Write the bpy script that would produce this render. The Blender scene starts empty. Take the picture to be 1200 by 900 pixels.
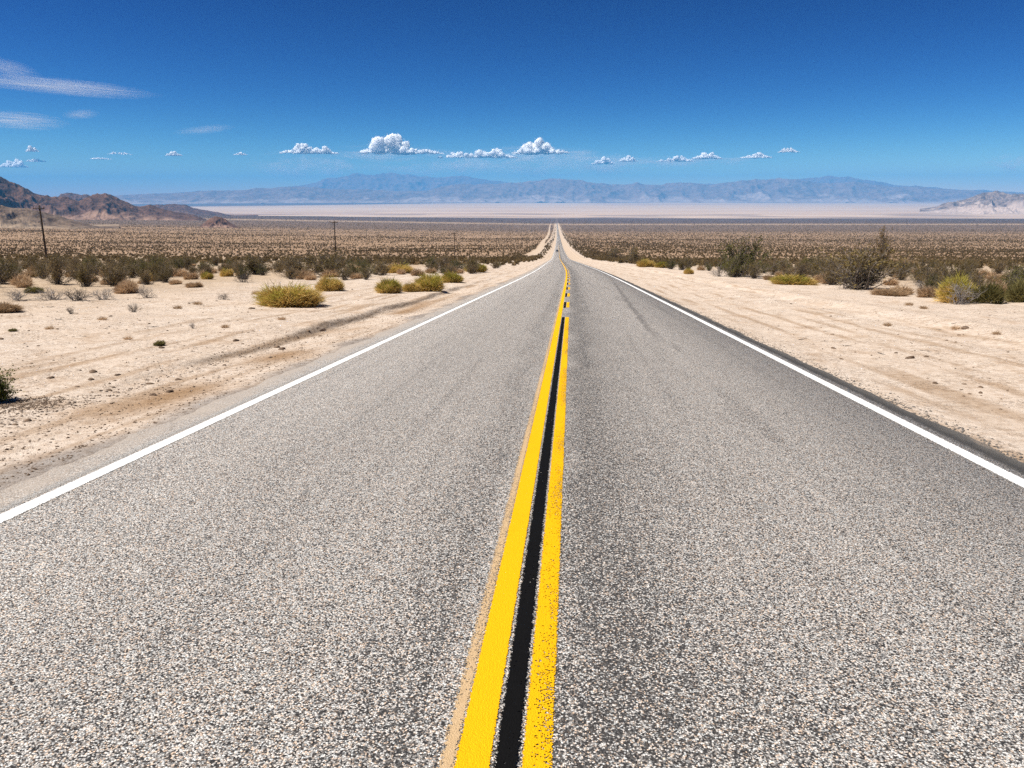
import bpy, math, random
import numpy as np

RNG = np.random.default_rng(11)
random.seed(11)
R = math.radians
scene = bpy.context.scene
COL = scene.collection

# ---------------------------------------------------------------- camera
F = 900.0                      # focal length in photo pixels (1200 wide)
HZ = 228.0                     # eye-level row of the photograph
PITCH = math.atan((450 - HZ) / F)
YAW = math.atan(70.0 / F * math.cos(R(11)))   # road direction lies right of the optical axis
CAM = np.array([0.0, 0.0, 1.70])
fwd = np.array([-math.sin(YAW) * math.cos(PITCH), math.cos(YAW) * math.cos(PITCH), -math.sin(PITCH)])
rgt = np.array([math.cos(YAW), math.sin(YAW), 0.0])
upv = np.cross(rgt, fwd)


def ray(px, py):
    d = fwd + rgt * ((px - 600) / F) + upv * ((450 - py) / F)
    return d / np.linalg.norm(d)


def project(P):
    v = np.asarray(P, float) - CAM
    z = v @ fwd
    return 600 + F * (v @ rgt) / z, 450 - F * (v @ upv) / z, z


cam_d = bpy.data.cameras.new('camera')
cam_d.sensor_width = 36.0
cam_d.lens = 36.0 * F / 1200
cam_d.clip_start = 0.05
cam_d.clip_end = 300000
cam = bpy.data.objects.new('camera', cam_d)
COL.objects.link(cam)
cam.location = CAM
cam.rotation_euler = (math.pi / 2 - PITCH, 0, YAW)
scene.camera = cam

# ---------------------------------------------------------------- noise
def _hash(ix, iy, seed):
    h = (ix.astype(np.int64) * 374761393 + iy.astype(np.int64) * 668265263 + seed * 144665917) & 0xFFFFFFFF
    h = ((h ^ (h >> 13)) * 1274126177) & 0xFFFFFFFF
    return (h ^ (h >> 16)) & 0xFFFFFFFF


def perlin(x, y, seed=0):
    x = np.asarray(x, float); y = np.asarray(y, float)
    x, y = np.broadcast_arrays(x, y)
    x0 = np.floor(x); y0 = np.floor(y)
    fx = x - x0; fy = y - y0
    u = fx * fx * fx * (fx * (fx * 6 - 15) + 10)
    v = fy * fy * fy * (fy * (fy * 6 - 15) + 10)

    def g(ax, ay, dx, dy):
        a = _hash(ax, ay, seed) * (2 * math.pi / 4294967296.0)
        return np.cos(a) * dx + np.sin(a) * dy
    n00 = g(x0, y0, fx, fy); n10 = g(x0 + 1, y0, fx - 1, fy)
    n01 = g(x0, y0 + 1, fx, fy - 1); n11 = g(x0 + 1, y0 + 1, fx - 1, fy - 1)
    return ((n00 * (1 - u) + n10 * u) * (1 - v) + (n01 * (1 - u) + n11 * u) * v) * 1.5


def fbm(x, y, seed=0, octv=4, gain=0.5, lac=2.03):
    s = 0; a = 1.0; t = 0
    for k in range(octv):
        s = s + a * perlin(x * lac ** k, y * lac ** k, seed + k * 17); t += a; a *= gain
    return s / t


def ridged(x, y, seed=0, octv=5):
    s = 0; a = 1.0; t = 0; w = 1.0
    for k in range(octv):
        n = 1 - np.abs(perlin(x * 2.05 ** k, y * 2.05 ** k, seed + k * 31)) * 1.6
        n = np.clip(n, 0, 1) ** 2
        s = s + a * n * w; t += a
        w = np.clip(n * 1.4, 0, 1); a *= 0.52
    return s / t


def sstep(a, b, x):
    t = np.clip((np.asarray(x, float) - a) / (b - a), 0, 1)
    return t * t * (3 - 2 * t)

# ---------------------------------------------------------------- the lie of the land
_ty = np.concatenate([np.arange(-60, 1000, 0.5), np.arange(1000, 90000, 10.0)])
_sl = np.interp(_ty, [0, 280, 420, 730, 2500, 5000, 9500, 11500], [.0757, .0757, .058, .049, .0315, .020, .0195, 0])
_tz = np.concatenate([[0], -np.cumsum((_sl[1:] + _sl[:-1]) / 2 * np.diff(_ty))])
_tz -= np.interp(0, _ty, _tz)
_dx = np.interp(_ty, [0, 45, 110, 1000, 2500, 6000], [0, 0, -.0178, -.0172, -.0195, -.0215])
_tx = np.concatenate([[0], np.cumsum((_dx[1:] + _dx[:-1]) / 2 * np.diff(_ty))])
_tx -= np.interp(0, _ty, _tx)


def road_z(y): return np.interp(y, _ty, _tz)
def road_x(y): return np.interp(y, _ty, _tx)


CROWN = -0.19                   # lateral position of the centre line
RL, RR = -4.20, 3.93            # asphalt edges


def road_top(lat, y):
    return road_z(y) - 0.012 * np.abs(lat - CROWN)


def track_lat(y):               # the service track left of the road
    return -(17 + 9 * sstep(500, 1500, y) + 16 * sstep(1500, 5000, y)) + 1.8 * perlin(y / 160.0, 0.3, 5) * sstep(300, 900, y)


def ground(x, y):
    x = np.asarray(x, float); y = np.asarray(y, float)
    lat = x - road_x(y)
    al = np.abs(lat)
    z = road_z(y).copy() if isinstance(road_z(y), np.ndarray) else road_z(y)
    # ragged road edge
    wob = 0.12 * perlin(y / 0.9, 1.7, 3) + 0.06 * perlin(y / 0.23, 4.1, 4)
    wob2 = 0.35 * perlin(y / 3.1, 8.7, 9) + 0.10 * perlin(y / 0.9, 2.1, 10) + 0.03 * perlin(y / 0.4, 3.1, 12)
    # left side: shoulder, wash, bank
    bank = sstep(9.5, 14, y) * (1 - 0.75 * sstep(34, 60, y)) * (0.55 + 0.5 * perlin(y / 5.5, 0.2, 21)) + 0.10
    left = -0.085 - 0.05 * sstep(4.3, 5.0, -lat) - 0.10 * sstep(5.0, 5.9, -lat) * bank
    left = left + (0.20 * bank) * sstep(6.06, 6.30, -lat + wob2 * 0.7)
    left = left + 0.10 * sstep(6.5, 14, -lat)
    right = -0.085 - 0.03 * sstep(4.1, 4.8, lat) + 0.16 * sstep(5.0, 10, lat)
    right = right + 0.10 * np.exp(-((lat - 9.6 + wob2) / 0.55) ** 2) * sstep(6, 12, y) - 0.05 * np.exp(-((lat - 8.6 + wob2) / 0.4) ** 2)
    c = np.where(lat < 0, left, right)
    under = (lat > RL + 0.05 - wob * .6) & (lat < RR - 0.09)
    c = np.where(under, -0.16, c)
    z = z + c
    off = sstep(4.3, 7, al)
    near = 1 - sstep(150, 600, y)
    z = z + off * near * (0.045 * fbm(x / 2.2, y / 2.2, 31, 4) + 0.012 * perlin(x / 0.35, y / 0.35, 33))
    hum = sstep(9, 16, al)
    z = z + hum * near * 0.16 * fbm(x / 4.5, y / 4.5, 41, 3)
    z = z + sstep(4.3, 4.8, al) * near * 0.008 * perlin(x / 0.12, y / 0.16, 35)
    far = sstep(12, 60, al) * sstep(90, 300, y)
    lny = np.log(np.maximum(y, 50))
    z = z + far * (1 - sstep(6000, 9000, y)) * (0.35 + 0.65 * sstep(300, 1500, y)) * 0.9 * perlin(lny * 6 + 0.25 * perlin(x / 900., y / 900., 8), lat / (np.maximum(y, 100)) * 1.1 + 5, 51)
    fade = 1 - sstep(6500, 10500, y)
    z = z + fade * (0.013 * np.maximum(-lat - 150, 0) * sstep(300, 1500, y) + 0.003 * np.maximum(lat - 200, 0) * sstep(300, 1500, y))
    return z


def hit(px, py):
    d = ray(px, py)
    ts = np.geomspace(1.5, 9000, 2600)
    P = CAM[None] + ts[:, None] * d[None]
    g = P[:, 2] - ground(P[:, 0], P[:, 1])
    k = int(np.argmax(g < 0))
    if g[k] >= 0:
        return None
    a, b = ts[k - 1], ts[k]
    for _ in range(30):
        m = (a + b) / 2; p = CAM + m * d
        if p[2] - float(ground(p[0], p[1])) < 0: b = m
        else: a = m
    p = CAM + b * d
    return np.array([p[0], p[1], float(ground(p[0], p[1]))])

# ---------------------------------------------------------------- object helpers
def link(o, parent=None):
    COL.objects.link(o)
    if parent is not None:
        o.parent = parent
    return o


def tag(o, label=None, cat=None, group=None, kind=None):
    if label: o['label'] = label
    if cat: o['category'] = cat
    if group: o['group'] = group
    if kind: o['kind'] = kind
    return o


def empty(name, loc, label, cat, group=None, rz=0.0, sc=1.0):
    o = bpy.data.objects.new(name, None)
    o.empty_display_size = 0.2
    o.location = loc; o.rotation_euler = (0, 0, rz); o.scale = (sc, sc, sc)
    link(o); tag(o, label, cat, group)
    return o


def mesh(name, verts, faces, mat=None, smooth=False):
    """verts (N,3) array; faces: list of int arrays (M,k), or a plain python list"""
    me = bpy.data.meshes.new(name)
    verts = np.asarray(verts, np.float32)
    if isinstance(faces, np.ndarray): faces = [faces]
    if faces and isinstance(faces[0], np.ndarray) and faces[0].ndim == 2:
        faces = [f for f in faces if len(f)]
        loops = np.concatenate([f.ravel() for f in faces]).astype(np.int32)
        tot = np.concatenate([np.full(len(f), f.shape[1]) for f in faces]).astype(np.int32)
    else:
        loops = np.array([i for f in faces for i in f], np.int32)
        tot = np.array([len(f) for f in faces], np.int32)
    start = np.concatenate([[0], np.cumsum(tot)[:-1]]).astype(np.int32)
    me.vertices.add(len(verts)); me.vertices.foreach_set('co', verts.ravel())
    me.loops.add(len(loops)); me.loops.foreach_set('vertex_index', loops)
    me.polygons.add(len(tot)); me.polygons.foreach_set('loop_start', start)
    me.polygons.foreach_set('loop_total', tot)
    if smooth:
        me.polygons.foreach_set('use_smooth', np.ones(len(tot), bool))
    me.update(calc_edges=True); me.validate()
    if mat: me.materials.append(mat)
    return me


def obj(name, me, parent=None, loc=(0, 0, 0)):
    o = bpy.data.objects.new(name, me); o.location = loc
    return link(o, parent)


def copy_tree(o, parent=None):
    c = o.copy(); COL.objects.link(c)
    if parent is not None: c.parent = parent
    for ch in o.children:
        copy_tree(ch, c)
    return c


class MB:
    """collects verts / faces of ONE part"""
    def __init__(s): s.v = []; s.f3 = []; s.f4 = []; s.n = 0
    def add(s, v, f3=None, f4=None):
        v = np.asarray(v, float)
        if f3 is not None: s.f3.append(np.asarray(f3, int) + s.n)
        if f4 is not None: s.f4.append(np.asarray(f4, int) + s.n)
        s.v.append(v); s.n += len(v)
    def tube(s, pts, rad, k=3, cap=False):
        pts = np.asarray(pts, float); n = len(pts)
        rad = np.broadcast_to(np.asarray(rad, float), (n,))
        t = np.gradient(pts, axis=0); t /= np.linalg.norm(t, axis=1, keepdims=True) + 1e-9
        ref = np.where(np.abs(t[:, 2:3]) < 0.9, [[0, 0, 1.0]], [[1.0, 0, 0]])
        a = np.cross(t, ref); a /= np.linalg.norm(a, axis=1, keepdims=True) + 1e-9
        b = np.cross(t, a)
        ang = np.arange(k) * 2 * math.pi / k
        V = pts[:, None] + rad[:, None, None] * (np.cos(ang)[None, :, None] * a[:, None] + np.sin(ang)[None, :, None] * b[:, None])
        i = np.arange(n - 1)[:, None] * k + np.arange(k)[None]
        j = np.arange(n - 1)[:, None] * k + (np.arange(k)[None] + 1) % k
        q = np.stack([i, j, j + k, i + k], -1).reshape(-1, 4)
        s.add(V.reshape(-1, 3), f4=q)
        if cap and k == 4:
            s.f4.append(np.array([[0, 1, 2, 3], [k * (n - 1) + 3, k * (n - 1) + 2, k * (n - 1) + 1, k * (n - 1)]]) + s.n - n * k)
        elif cap:
            m = s.n - n * k
            s.f3.append(np.array([[m, m + q_ + 1, m + q_] for q_ in range(1, k - 1)]))
            e = m + k * (n - 1)
            s.f3.append(np.array([[e, e + q_, e + q_ + 1] for q_ in range(1, k - 1)]))
    def box(s, c, d):
        c = np.asarray(c, float); d = np.asarray(d, float) / 2
        V = np.array([[x, y, z] for x in (-1, 1) for y in (-1, 1) for z in (-1, 1)]) * d + c
        s.add(V, f4=[[0, 1, 3, 2], [4, 6, 7, 5], [0, 4, 5, 1], [2, 3, 7, 6], [0, 2, 6, 4], [1, 5, 7, 3]])
    def build(s, name, mat, parent=None, smooth=False):
        return obj(name, s.mesh(name, mat, smooth), parent)
    def mesh(s, name, mat, smooth=False):
        fs = []
        if s.f3: fs.append(np.concatenate(s.f3))
        if s.f4: fs.append(np.concatenate(s.f4))
        return mesh(name, np.concatenate(s.v), fs, mat, smooth)

# ---------------------------------------------------------------- material helpers
class NT:
    def __init__(s, name):
        s.m = bpy.data.materials.new(name); s.m.use_nodes = True
        s.t = s.m.node_tree; s.t.nodes.clear()
        s.out = s.t.nodes.new('ShaderNodeOutputMaterial')
    def n(s, typ, **kw):
        nd = s.t.nodes.new(typ)
        for k, v in kw.items():
            if k.startswith('in_'):
                key = k[3:]
                key = int(key) if key.isdigit() else key.replace('_', ' ')
                sock = nd.inputs[key]
                if isinstance(v, bpy.types.NodeSocket): s.t.links.new(v, sock)
                else: sock.default_value = v
            else: setattr(nd, k, v)
        return nd
    def l(s, a, b): s.t.links.new(a, b)
    def math(s, op, a, b=0.0, clamp=False):
        nd = s.t.nodes.new('ShaderNodeMath'); nd.operation = op; nd.use_clamp = clamp
        for i, v in enumerate((a, b)):
            if isinstance(v, bpy.types.NodeSocket): s.t.links.new(v, nd.inputs[i])
            else: nd.inputs[i].default_value = v
        return nd.outputs[0]
    def ramp(s, fac, stops, interp='LINEAR'):
        nd = s.t.nodes.new('ShaderNodeValToRGB'); cr = nd.color_ramp; cr.interpolation = interp
        while len(cr.elements) < len(stops): cr.elements.new(0.5)
        for e, (p, c) in zip(cr.elements, stops):
            e.position = p; e.color = tuple(c) + (1,) if len(c) == 3 else c
        s.t.links.new(fac, nd.inputs[0])
        return nd.outputs[0]
    def mix(s, fac, a, b, mode='MIX'):
        nd = s.t.nodes.new('ShaderNodeMix'); nd.data_type = 'RGBA'; nd.blend_type = mode
        for i, v in ((0, fac), (6, a), (7, b)):
            if isinstance(v, bpy.types.NodeSocket): s.t.links.new(v, nd.inputs[i])
            elif i == 0: nd.inputs[0].default_value = v
            else: nd.inputs[i].default_value = tuple(v) + (1,) if len(v) == 3 else v
        return nd.outputs[2]
    def noise(s, vec, scale, detail=2.0, rough=0.5, dist=0.0):
        nd = s.n('ShaderNodeTexNoise', in_Scale=scale, in_Detail=detail, in_Roughness=rough, in_Distortion=dist)
        s.l(vec, nd.inputs['Vector']); return nd.outputs['Fac']
    def vmul(s, vec, sc):
        nd = s.n('ShaderNodeVectorMath', operation='MULTIPLY'); s.l(vec, nd.inputs[0]); nd.inputs[1].default_value = sc
        return nd.outputs[0]
    def step(s, x, a, b):
        nd = s.n('ShaderNodeMapRange', interpolation_type='SMOOTHSTEP')
        nd.inputs[1].default_value = a; nd.inputs[2].default_value = b
        s.l(x, nd.inputs[0]); return nd.outputs[0]
    def bsdf(s, color, rough=0.9, spec=0.2, normal=None, **kw):
        b = s.n('ShaderNodeBsdfPrincipled')
        if isinstance(color, bpy.types.NodeSocket): s.l(color, b.inputs['Base Color'])
        else: b.inputs['Base Color'].default_value = tuple(color) + (1,)
        if isinstance(rough, bpy.types.NodeSocket): s.l(rough, b.inputs['Roughness'])
        else: b.inputs['Roughness'].default_value = rough
        b.inputs['Specular IOR Level'].default_value = spec
        if normal is not None: s.l(normal, b.inputs['Normal'])
        for k, v in kw.items(): b.inputs[k.replace('_', ' ')].default_value = v
        return b
    def bump(s, h, strength=0.5, dist=0.01):
        nd = s.n('ShaderNodeBump'); nd.inputs['Strength'].default_value = strength; nd.inputs['Distance'].default_value = dist
        s.l(h, nd.inputs['Height']); return nd.outputs[0]
    def done(s, sh):
        s.l(sh.outputs[0] if hasattr(sh, 'outputs') else sh, s.out.inputs['Surface']); return s.m


def leafmat(name, c1, c2, trans=0.25, sc=3.0):
    t = NT(name)
    geo = t.n('ShaderNodeNewGeometry'); oi = t.n('ShaderNodeObjectInfo')
    f = t.noise(geo.outputs['Position'], sc, 2)
    f = t.math('ADD', t.math('MULTIPLY', f, 0.8), t.math('MULTIPLY', geo.outputs['Random Per Island'], 0.35))
    f = t.math('ADD', f, t.math('MULTIPLY', t.math('SUBTRACT', oi.outputs['Random'], 0.5), 0.35))
    c = t.ramp(f, [(0.3, c1), (0.8, c2)])
    d = t.bsdf(c, 0.75, 0.15)
    tr = t.n('ShaderNodeBsdfTranslucent'); t.l(c, tr.inputs[0])
    mx = t.n('ShaderNodeMixShader', in_0=trans); t.l(d.outputs[0], mx.inputs[1]); t.l(tr.outputs[0], mx.inputs[2])
    return t.done(mx)


def plainmat(name, c1, c2, sc=6.0, rough=0.85, spec=0.2):
    t = NT(name)
    geo = t.n('ShaderNodeNewGeometry')
    c = t.ramp(t.noise(geo.outputs['Position'], sc, 4, 0.6), [(0.3, c1), (0.7, c2)])
    return t.done(t.bsdf(c, rough, spec))


M = {}
M['creosote'] = leafmat('creosote_leaves', (.070, .053, .015), (.215, .16, .058), .3)
M['creosote_green'] = leafmat('green_leaves', (.055, .058, .014), (.17, .155, .045), .3)
M['creosote_dry'] = leafmat('dry_creosote_leaves', (.105, .072, .028), (.28, .20, .09), .3)
M['stem'] = plainmat('grey_brown_stem', (.09, .075, .06), (.24, .20, .16), 8)
M['gold'] = leafmat('golden_blades', (.36, .24, .06), (.72, .52, .18), .35)
M['shoot'] = leafmat('green_blades', (.19, .18, .025), (.48, .41, .085), .35)
M['green_scruff'] = leafmat('scruffy_green_leaves', (.08, .10, .02), (.28, .27, .06), .3)
M['olive'] = leafmat('olive_twigs', (.09, .08, .025), (.28, .24, .09), .3)
M['tan'] = leafmat('tan_twigs', (.30, .20, .11), (.58, .41, .25), .35)
M['dead'] = plainmat('bleached_dead_wood', (.15, .13, .12), (.42, .38, .34), 9)
M['deaddark'] = plainmat('charred_dead_wood', (.03, .025, .022), (.13, .11, .10), 9)
M['scrub'] = leafmat('scrub_leaves', (.074, .052, .022), (.215, .15, .066), .3, sc=0.6)
M['scrubtan'] = leafmat('dry_scrub_leaves', (.17, .12, .055), (.40, .28, .15), sc=0.6)
M['pole'] = plainmat('creosoted_pole_wood', (.022, .016, .012), (.06, .043, .032), 3)
M['insul'] = plainmat('brown_porcelain', (.05, .03, .025), (.08, .05, .04), 3, 0.25, 0.5)
M['rock'] = plainmat('tan_grey_stone', (.16, .12, .09), (.36, .29, .23), 9)
M['rockdark'] = plainmat('dark_brown_stone', (.075, .048, .03), (.22, .15, .10), 12)
M['litter'] = plainmat('dry_leaf_litter', (.09, .062, .042), (.25, .18, .125), 20)

# ---------------------------------------------------------------- ground sheet
def axis_y():
    ys = [-14.0]; y = -14.0
    while y < 62000:
        y += max(0.10 if 2 < y < 9 else 0.14, 0.0095 * abs(y)) if y > 1 else 0.5
        ys.append(y)
    return np.array(ys)


def axis_lat():
    a = list(np.arange(3.6, 8.0, 0.10)); x = a[-1]; st = 0.10
    while x < 42000:
        st = max(st * 1.0, 0.10 + 0.034 * (x - 8.0)) if x < 60 else 0.034 * x
        x += st; a.append(x)
    a = np.array(a)
    return np.concatenate([-a[::-1], np.linspace(-3.2, 3.2, 7), a])


YS = axis_y(); LS = axis_lat()
LAT, YY = np.meshgrid(LS, YS)
XX = LAT + road_x(YY)
ZZ = ground(XX, YY)
nr, nc = LAT.shape
idx = np.arange(nr * nc).reshape(nr, nc)
quads = np.stack([idx[:-1, :-1], idx[:-1, 1:], idx[1:, 1:], idx[1:, :-1]], -1).reshape(-1, 4)


def lerp(a, b, t): return np.asarray(a)[None, None] * (1 - t[..., None]) + np.asarray(b)[None, None] * t[..., None]


def cmix(c, b, t): return c * (1 - t[..., None]) + np.asarray(b)[None, None] * t[..., None]


AL = np.abs(LAT)
sand = np.array([.65, .54, .435])
col = np.broadcast_to(sand, LAT.shape + (3,)).copy()
n1 = fbm(XX / 3.0, YY / 3.0, 61, 4)
n2 = fbm(XX / 0.7, YY / 1.3, 63, 3)
col = cmix(col, [.70, .60, .50], sstep(-.1, .5, n1) * .7)
col = cmix(col, [.44, .30, .185], sstep(.12, .5, n2) * .45)
# brown gravelly wash between the road and the bank on the left
gw = np.exp(-((LAT + 5.35 + 0.35 * perlin(YY / 4.0, 3.3, 71)) / 0.45) ** 2) * sstep(5, 8, YY) * (1 - sstep(24, 40, YY)) * sstep(-.25, .25, perlin(YY / 3.0, 0.6, 77) + .35)
col = cmix(col, [.36, .235, .135], np.clip(gw * 1.0, 0, 1))
bkf = np.exp(-((LAT + 6.16 - .25 * perlin(YY / 3.1, 8.7, 9)) / .085) ** 2) * sstep(9, 12, YY) * (1 - sstep(34, 50, YY)) * sstep(-.7, -.3, perlin(YY / 4.5, .2, 21))  # bank face strip: shade painted into the soil colour, plus darker exposed earth
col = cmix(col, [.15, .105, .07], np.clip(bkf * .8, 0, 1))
# streaks left by wheels along the shoulder
st = sstep(.15, .6, perlin(LAT / 0.30 + 0.3 * n1, YY / 7.0, 75)) * (1 - sstep(8, 13, AL))
col = cmix(col, [.38, .26, .16], st * .62)
# grey grit thrown off the asphalt
grit = (1 - sstep(4.2, 4.75, -LAT + 0.5 * perlin(YY / 2.3, 1.1, 79) + .25 * n2)) * (LAT < 0)
col = cmix(col, [.30, .27, .245], np.clip(grit, 0, 1) * .85)
# desert floor under the scrub
fl = sstep(12, 24, AL)
col = cmix(col, [.47, .355, .235], fl * .75)
lny = np.log(np.maximum(YY, 20))
ang = LAT / np.maximum(YY, 60)
band = perlin(lny * 7 + .3 * perlin(ang * 3, lny * 2, 81), ang * 1.3, 83)
plain = sstep(150, 500, YY) * sstep(10, 30, AL)
col = cmix(col, [.365, .240, .148], plain * .85)
col = cmix(col, [.28, .195, .13], plain * sstep(.05, .5, band) * .6)
col = cmix(col, [.20, .145, .112], sstep(2200, 3200, YY) * sstep(10, 30, AL) * .9)
edge = sstep(4700, 4900, YY) * (1 - sstep(5150, 5400, YY))
col = cmix(col, [.46, .34, .24], edge * .8)
col = cmix(col, [.155, .118, .112], sstep(5200, 5600, YY) * .95)
pl = YY * (1 + .13 * perlin(XX / 2500., YY / 2500., 91) + .07 * perlin(XX / 600., YY / 1100., 93) - 0.25 * sstep(3000, 12000, LAT))
playa = sstep(8000, 10600, pl)
playa = np.clip(playa * (1 - .55 * sstep(.12, .4, perlin(XX / 1500., YY / 700., 94)) * (1 - sstep(11000, 15000, YY))), 0, 1)
pb = fbm(XX / 9000., YY / 900., 95, 4)
pcol = lerp([.62, .455, .335], [.66, .51, .39], sstep(-.3, .3, pb))
pcol = cmix(pcol, [.50, .365, .30], sstep(.05, .4, fbm(XX / 7000., YY / 1100., 97, 4)) * .9)
pcol = cmix(pcol, [.42, .34, .31], sstep(.25, .45, fbm(XX / 4000., YY / 500., 98, 3)) * .6)
col = col * (1 - playa[..., None]) + pcol * playa[..., None]
col = cmix(col, [.17, .135, .13], sstep(27500, 30500, YY * (1 + .06 * perlin(XX / 3000., 0.5, 99)) + np.maximum(-LAT - 2000, 0) * 1.3))
# the service track and the bare verges of the road
tr = (1 - sstep(2.0, 4.0, np.abs(LAT - track_lat(YY)) + .8 * perlin(XX / 3., YY / 30., 7))) * sstep(350, 600, YY) * (1 - sstep(5000, 5300, YY))
verge = (1 - sstep(9, 13, AL)) * sstep(150, 400, YY) * (1 - sstep(5000, 5300, YY))
col = cmix(col, [.60, .48, .36], np.clip(np.maximum(tr, verge), 0, 1) * .95)

t = NT('desert_sand')
at = t.n('ShaderNodeAttribute', attribute_name='soil')
pos = t.n('ShaderNodeNewGeometry').outputs['Position']
fine = t.noise(pos, 60, 3, 0.7)
mid = t.noise(pos, 7, 5, 0.65)
grain = t.n('ShaderNodeTexVoronoi', in_Scale=42.0); t.l(pos, grain.inputs['Vector'])
speck = t.step(t.n('ShaderNodeSeparateColor', in_0=grain.outputs['Color']).outputs[0], .80, .9)
speck = t.math('MULTIPLY', speck, t.step(t.noise(pos, 1.1, 3), .40, .62))
c = t.mix(t.step(mid, .35, .75), at.outputs['Color'], t.mix(1.0, at.outputs['Color'], (.72, .655, .59), 'MULTIPLY'))
c = t.mix(t.math('MULTIPLY', speck, .62), c, (.16, .115, .08))
c = t.mix(t.math('MULTIPLY', t.step(fine, .50, .75), .35), c, t.mix(1.0, c, (.62, .56, .5), 'MULTIPLY'))
h = t.math('ADD', t.math('MULTIPLY', fine, .35), t.math('MULTIPLY', mid, 1.0))
h = t.math('ADD', h, t.math('MULTIPLY', speck, .35))
M['ground'] = t.done(t.bsdf(c, .95, .1, t.bump(h, .9, .05)))
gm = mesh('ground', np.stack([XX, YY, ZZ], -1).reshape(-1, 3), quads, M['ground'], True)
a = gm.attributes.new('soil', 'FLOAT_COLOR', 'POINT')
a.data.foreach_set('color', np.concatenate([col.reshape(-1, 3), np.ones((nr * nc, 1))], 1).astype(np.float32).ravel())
tag(obj('ground', gm), kind='structure')

# ---------------------------------------------------------------- road
def strip(name, lats, ys, lift, mat, parent=None, ragged=None, skirt=None):
    """a ribbon along the road; UV = (lateral metres, metres along)"""
    L, Y = np.meshgrid(np.asarray(lats, float), ys)
    if ragged is not None: L = L + ragged(L, Y)
    Z = road_top(L, Y) + lift * (1 + Y.clip(0) / 250.0)
    if skirt is not None:
        Z[:, 0] -= skirt[0]; Z[:, -1] -= skirt[1]
    X = L + road_x(Y)
    r, c_ = L.shape
    ii = np.arange(r * c_).reshape(r, c_)
    q = np.stack([ii[:-1, :-1], ii[:-1, 1:], ii[1:, 1:], ii[1:, :-1]], -1).reshape(-1, 4)
    me = mesh(name, np.stack([X, Y, Z], -1).reshape(-1, 3), q, mat)
    uv = me.uv_layers.new(name='UVMap')
    vi = np.empty(len(me.loops), np.int32); me.loops.foreach_get('vertex_index', vi)
    UV = np.stack([L.ravel(), Y.ravel()], -1)[vi].astype(np.float32)
    uv.data.foreach_set('uv', UV.ravel())
    return obj(name, me, parent)


def aggregate(t, pos, uv):
    """chip-seal: pale chips set in dark binder -> (colour, height)"""
    vo = t.n('ShaderNodeTexVoronoi', in_Scale=140.0); t.l(pos, vo.inputs['Vector'])
    vo2 = t.n('ShaderNodeTexVoronoi', in_Scale=230.0); t.l(pos, vo2.inputs['Vector'])
    sp = t.n('ShaderNodeSeparateColor', in_0=vo.outputs['Color'])
    sp2 = t.n('ShaderNodeSeparateColor', in_0=vo2.outputs['Color'])
    chips = t.ramp(sp.outputs[0], [(0.0, (.013, .013, .014)), (.22, (.042, .041, .041)), (.31, (.26, .243, .228)), (.54, (.57, .53, .48)), (1.0, (.90, .85, .78))])
    tint = t.mix(t.step(sp.outputs[1], .62, .95), chips, t.mix(1.0, chips, (1.0, .80, .64), 'MULTIPLY'))
    cool = t.step(sp.outputs[1], .40, .10)
    tint = t.mix(cool, tint, t.mix(1.0, tint, (.88, .95, 1.0), 'MULTIPLY'))
    edge = t.step(vo.outputs['Distance'], .38, .75)
    c = t.mix(t.math('MULTIPLY', edge, .62), tint, (.05, .046, .043))
    c = t.mix(t.math('MULTIPLY', t.step(sp2.outputs[0], .78, .84), .80), c, (.055, .05, .047))
    hh = t.math('SUBTRACT', t.math('MULTIPLY', sp.outputs[2], .5), t.math('MULTIPLY', vo.outputs['Distance'], 1.0))
    return c, hh


t = NT('chip_seal_asphalt')
pos = t.n('ShaderNodeNewGeometry').outputs['Position']
uv = t.n('ShaderNodeUVMap', uv_map='UVMap').outputs[0]
sx = t.n('ShaderNodeSeparateXYZ'); t.l(uv, sx.inputs[0]); lat, alo = sx.outputs[0], sx.outputs[1]
c, hh = aggregate(t, pos, uv)
# long uneven streaks in the driving direction, blotches, worn wheel paths
streak = t.noise(t.vmul(uv, (4.2, .055, 1)), 1.0, 5, .6)
blotch = t.noise(t.vmul(uv, (.9, .28, 1)), 1.0, 5, .65)
dk = t.math('ADD', t.math('MULTIPLY', t.step(streak, .50, .74), .24), t.math('MULTIPLY', t.step(blotch, .50, .72), .09))
# darker bleeding strip right of the centre line and along the right lane's wheel path
wob = t.math('MULTIPLY', t.math('SUBTRACT', t.noise(t.vmul(uv, (.2, .35, 1)), 1.0, 4, .6), .5), .9)
lw = t.math('ADD', lat, wob)


def bump_at(center, width):
    d = t.math('ABSOLUTE', t.math('SUBTRACT', lw, center))
    nd = t.n('ShaderNodeMapRange', interpolation_type='SMOOTHSTEP'); nd.inputs[1].default_value = width; nd.inputs[2].default_value = 0.0
    t.l(d, nd.inputs[0]); return nd.outputs[0]


dk = t.math('ADD', dk, t.math('ADD', t.math('MULTIPLY', bump_at(.14, .42), .34), t.math('MULTIPLY', bump_at(.42, .62), .26)))
dk = t.math('ADD', dk, t.math('MULTIPLY', bump_at(-.68, .40), .24))
dk = t.math('ADD', dk, t.math('MULTIPLY', t.math('MULTIPLY', bump_at(1.95, .42), t.step(t.noise(t.vmul(uv, (3.5, .30, 1)), 1.0, 4), .45, .65)), .22))
dk = t.math('ADD', dk, t.math('MULTIPLY', bump_at(1.0, .9), .10))
dk = t.math('MINIMUM', dk, .62)
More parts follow.
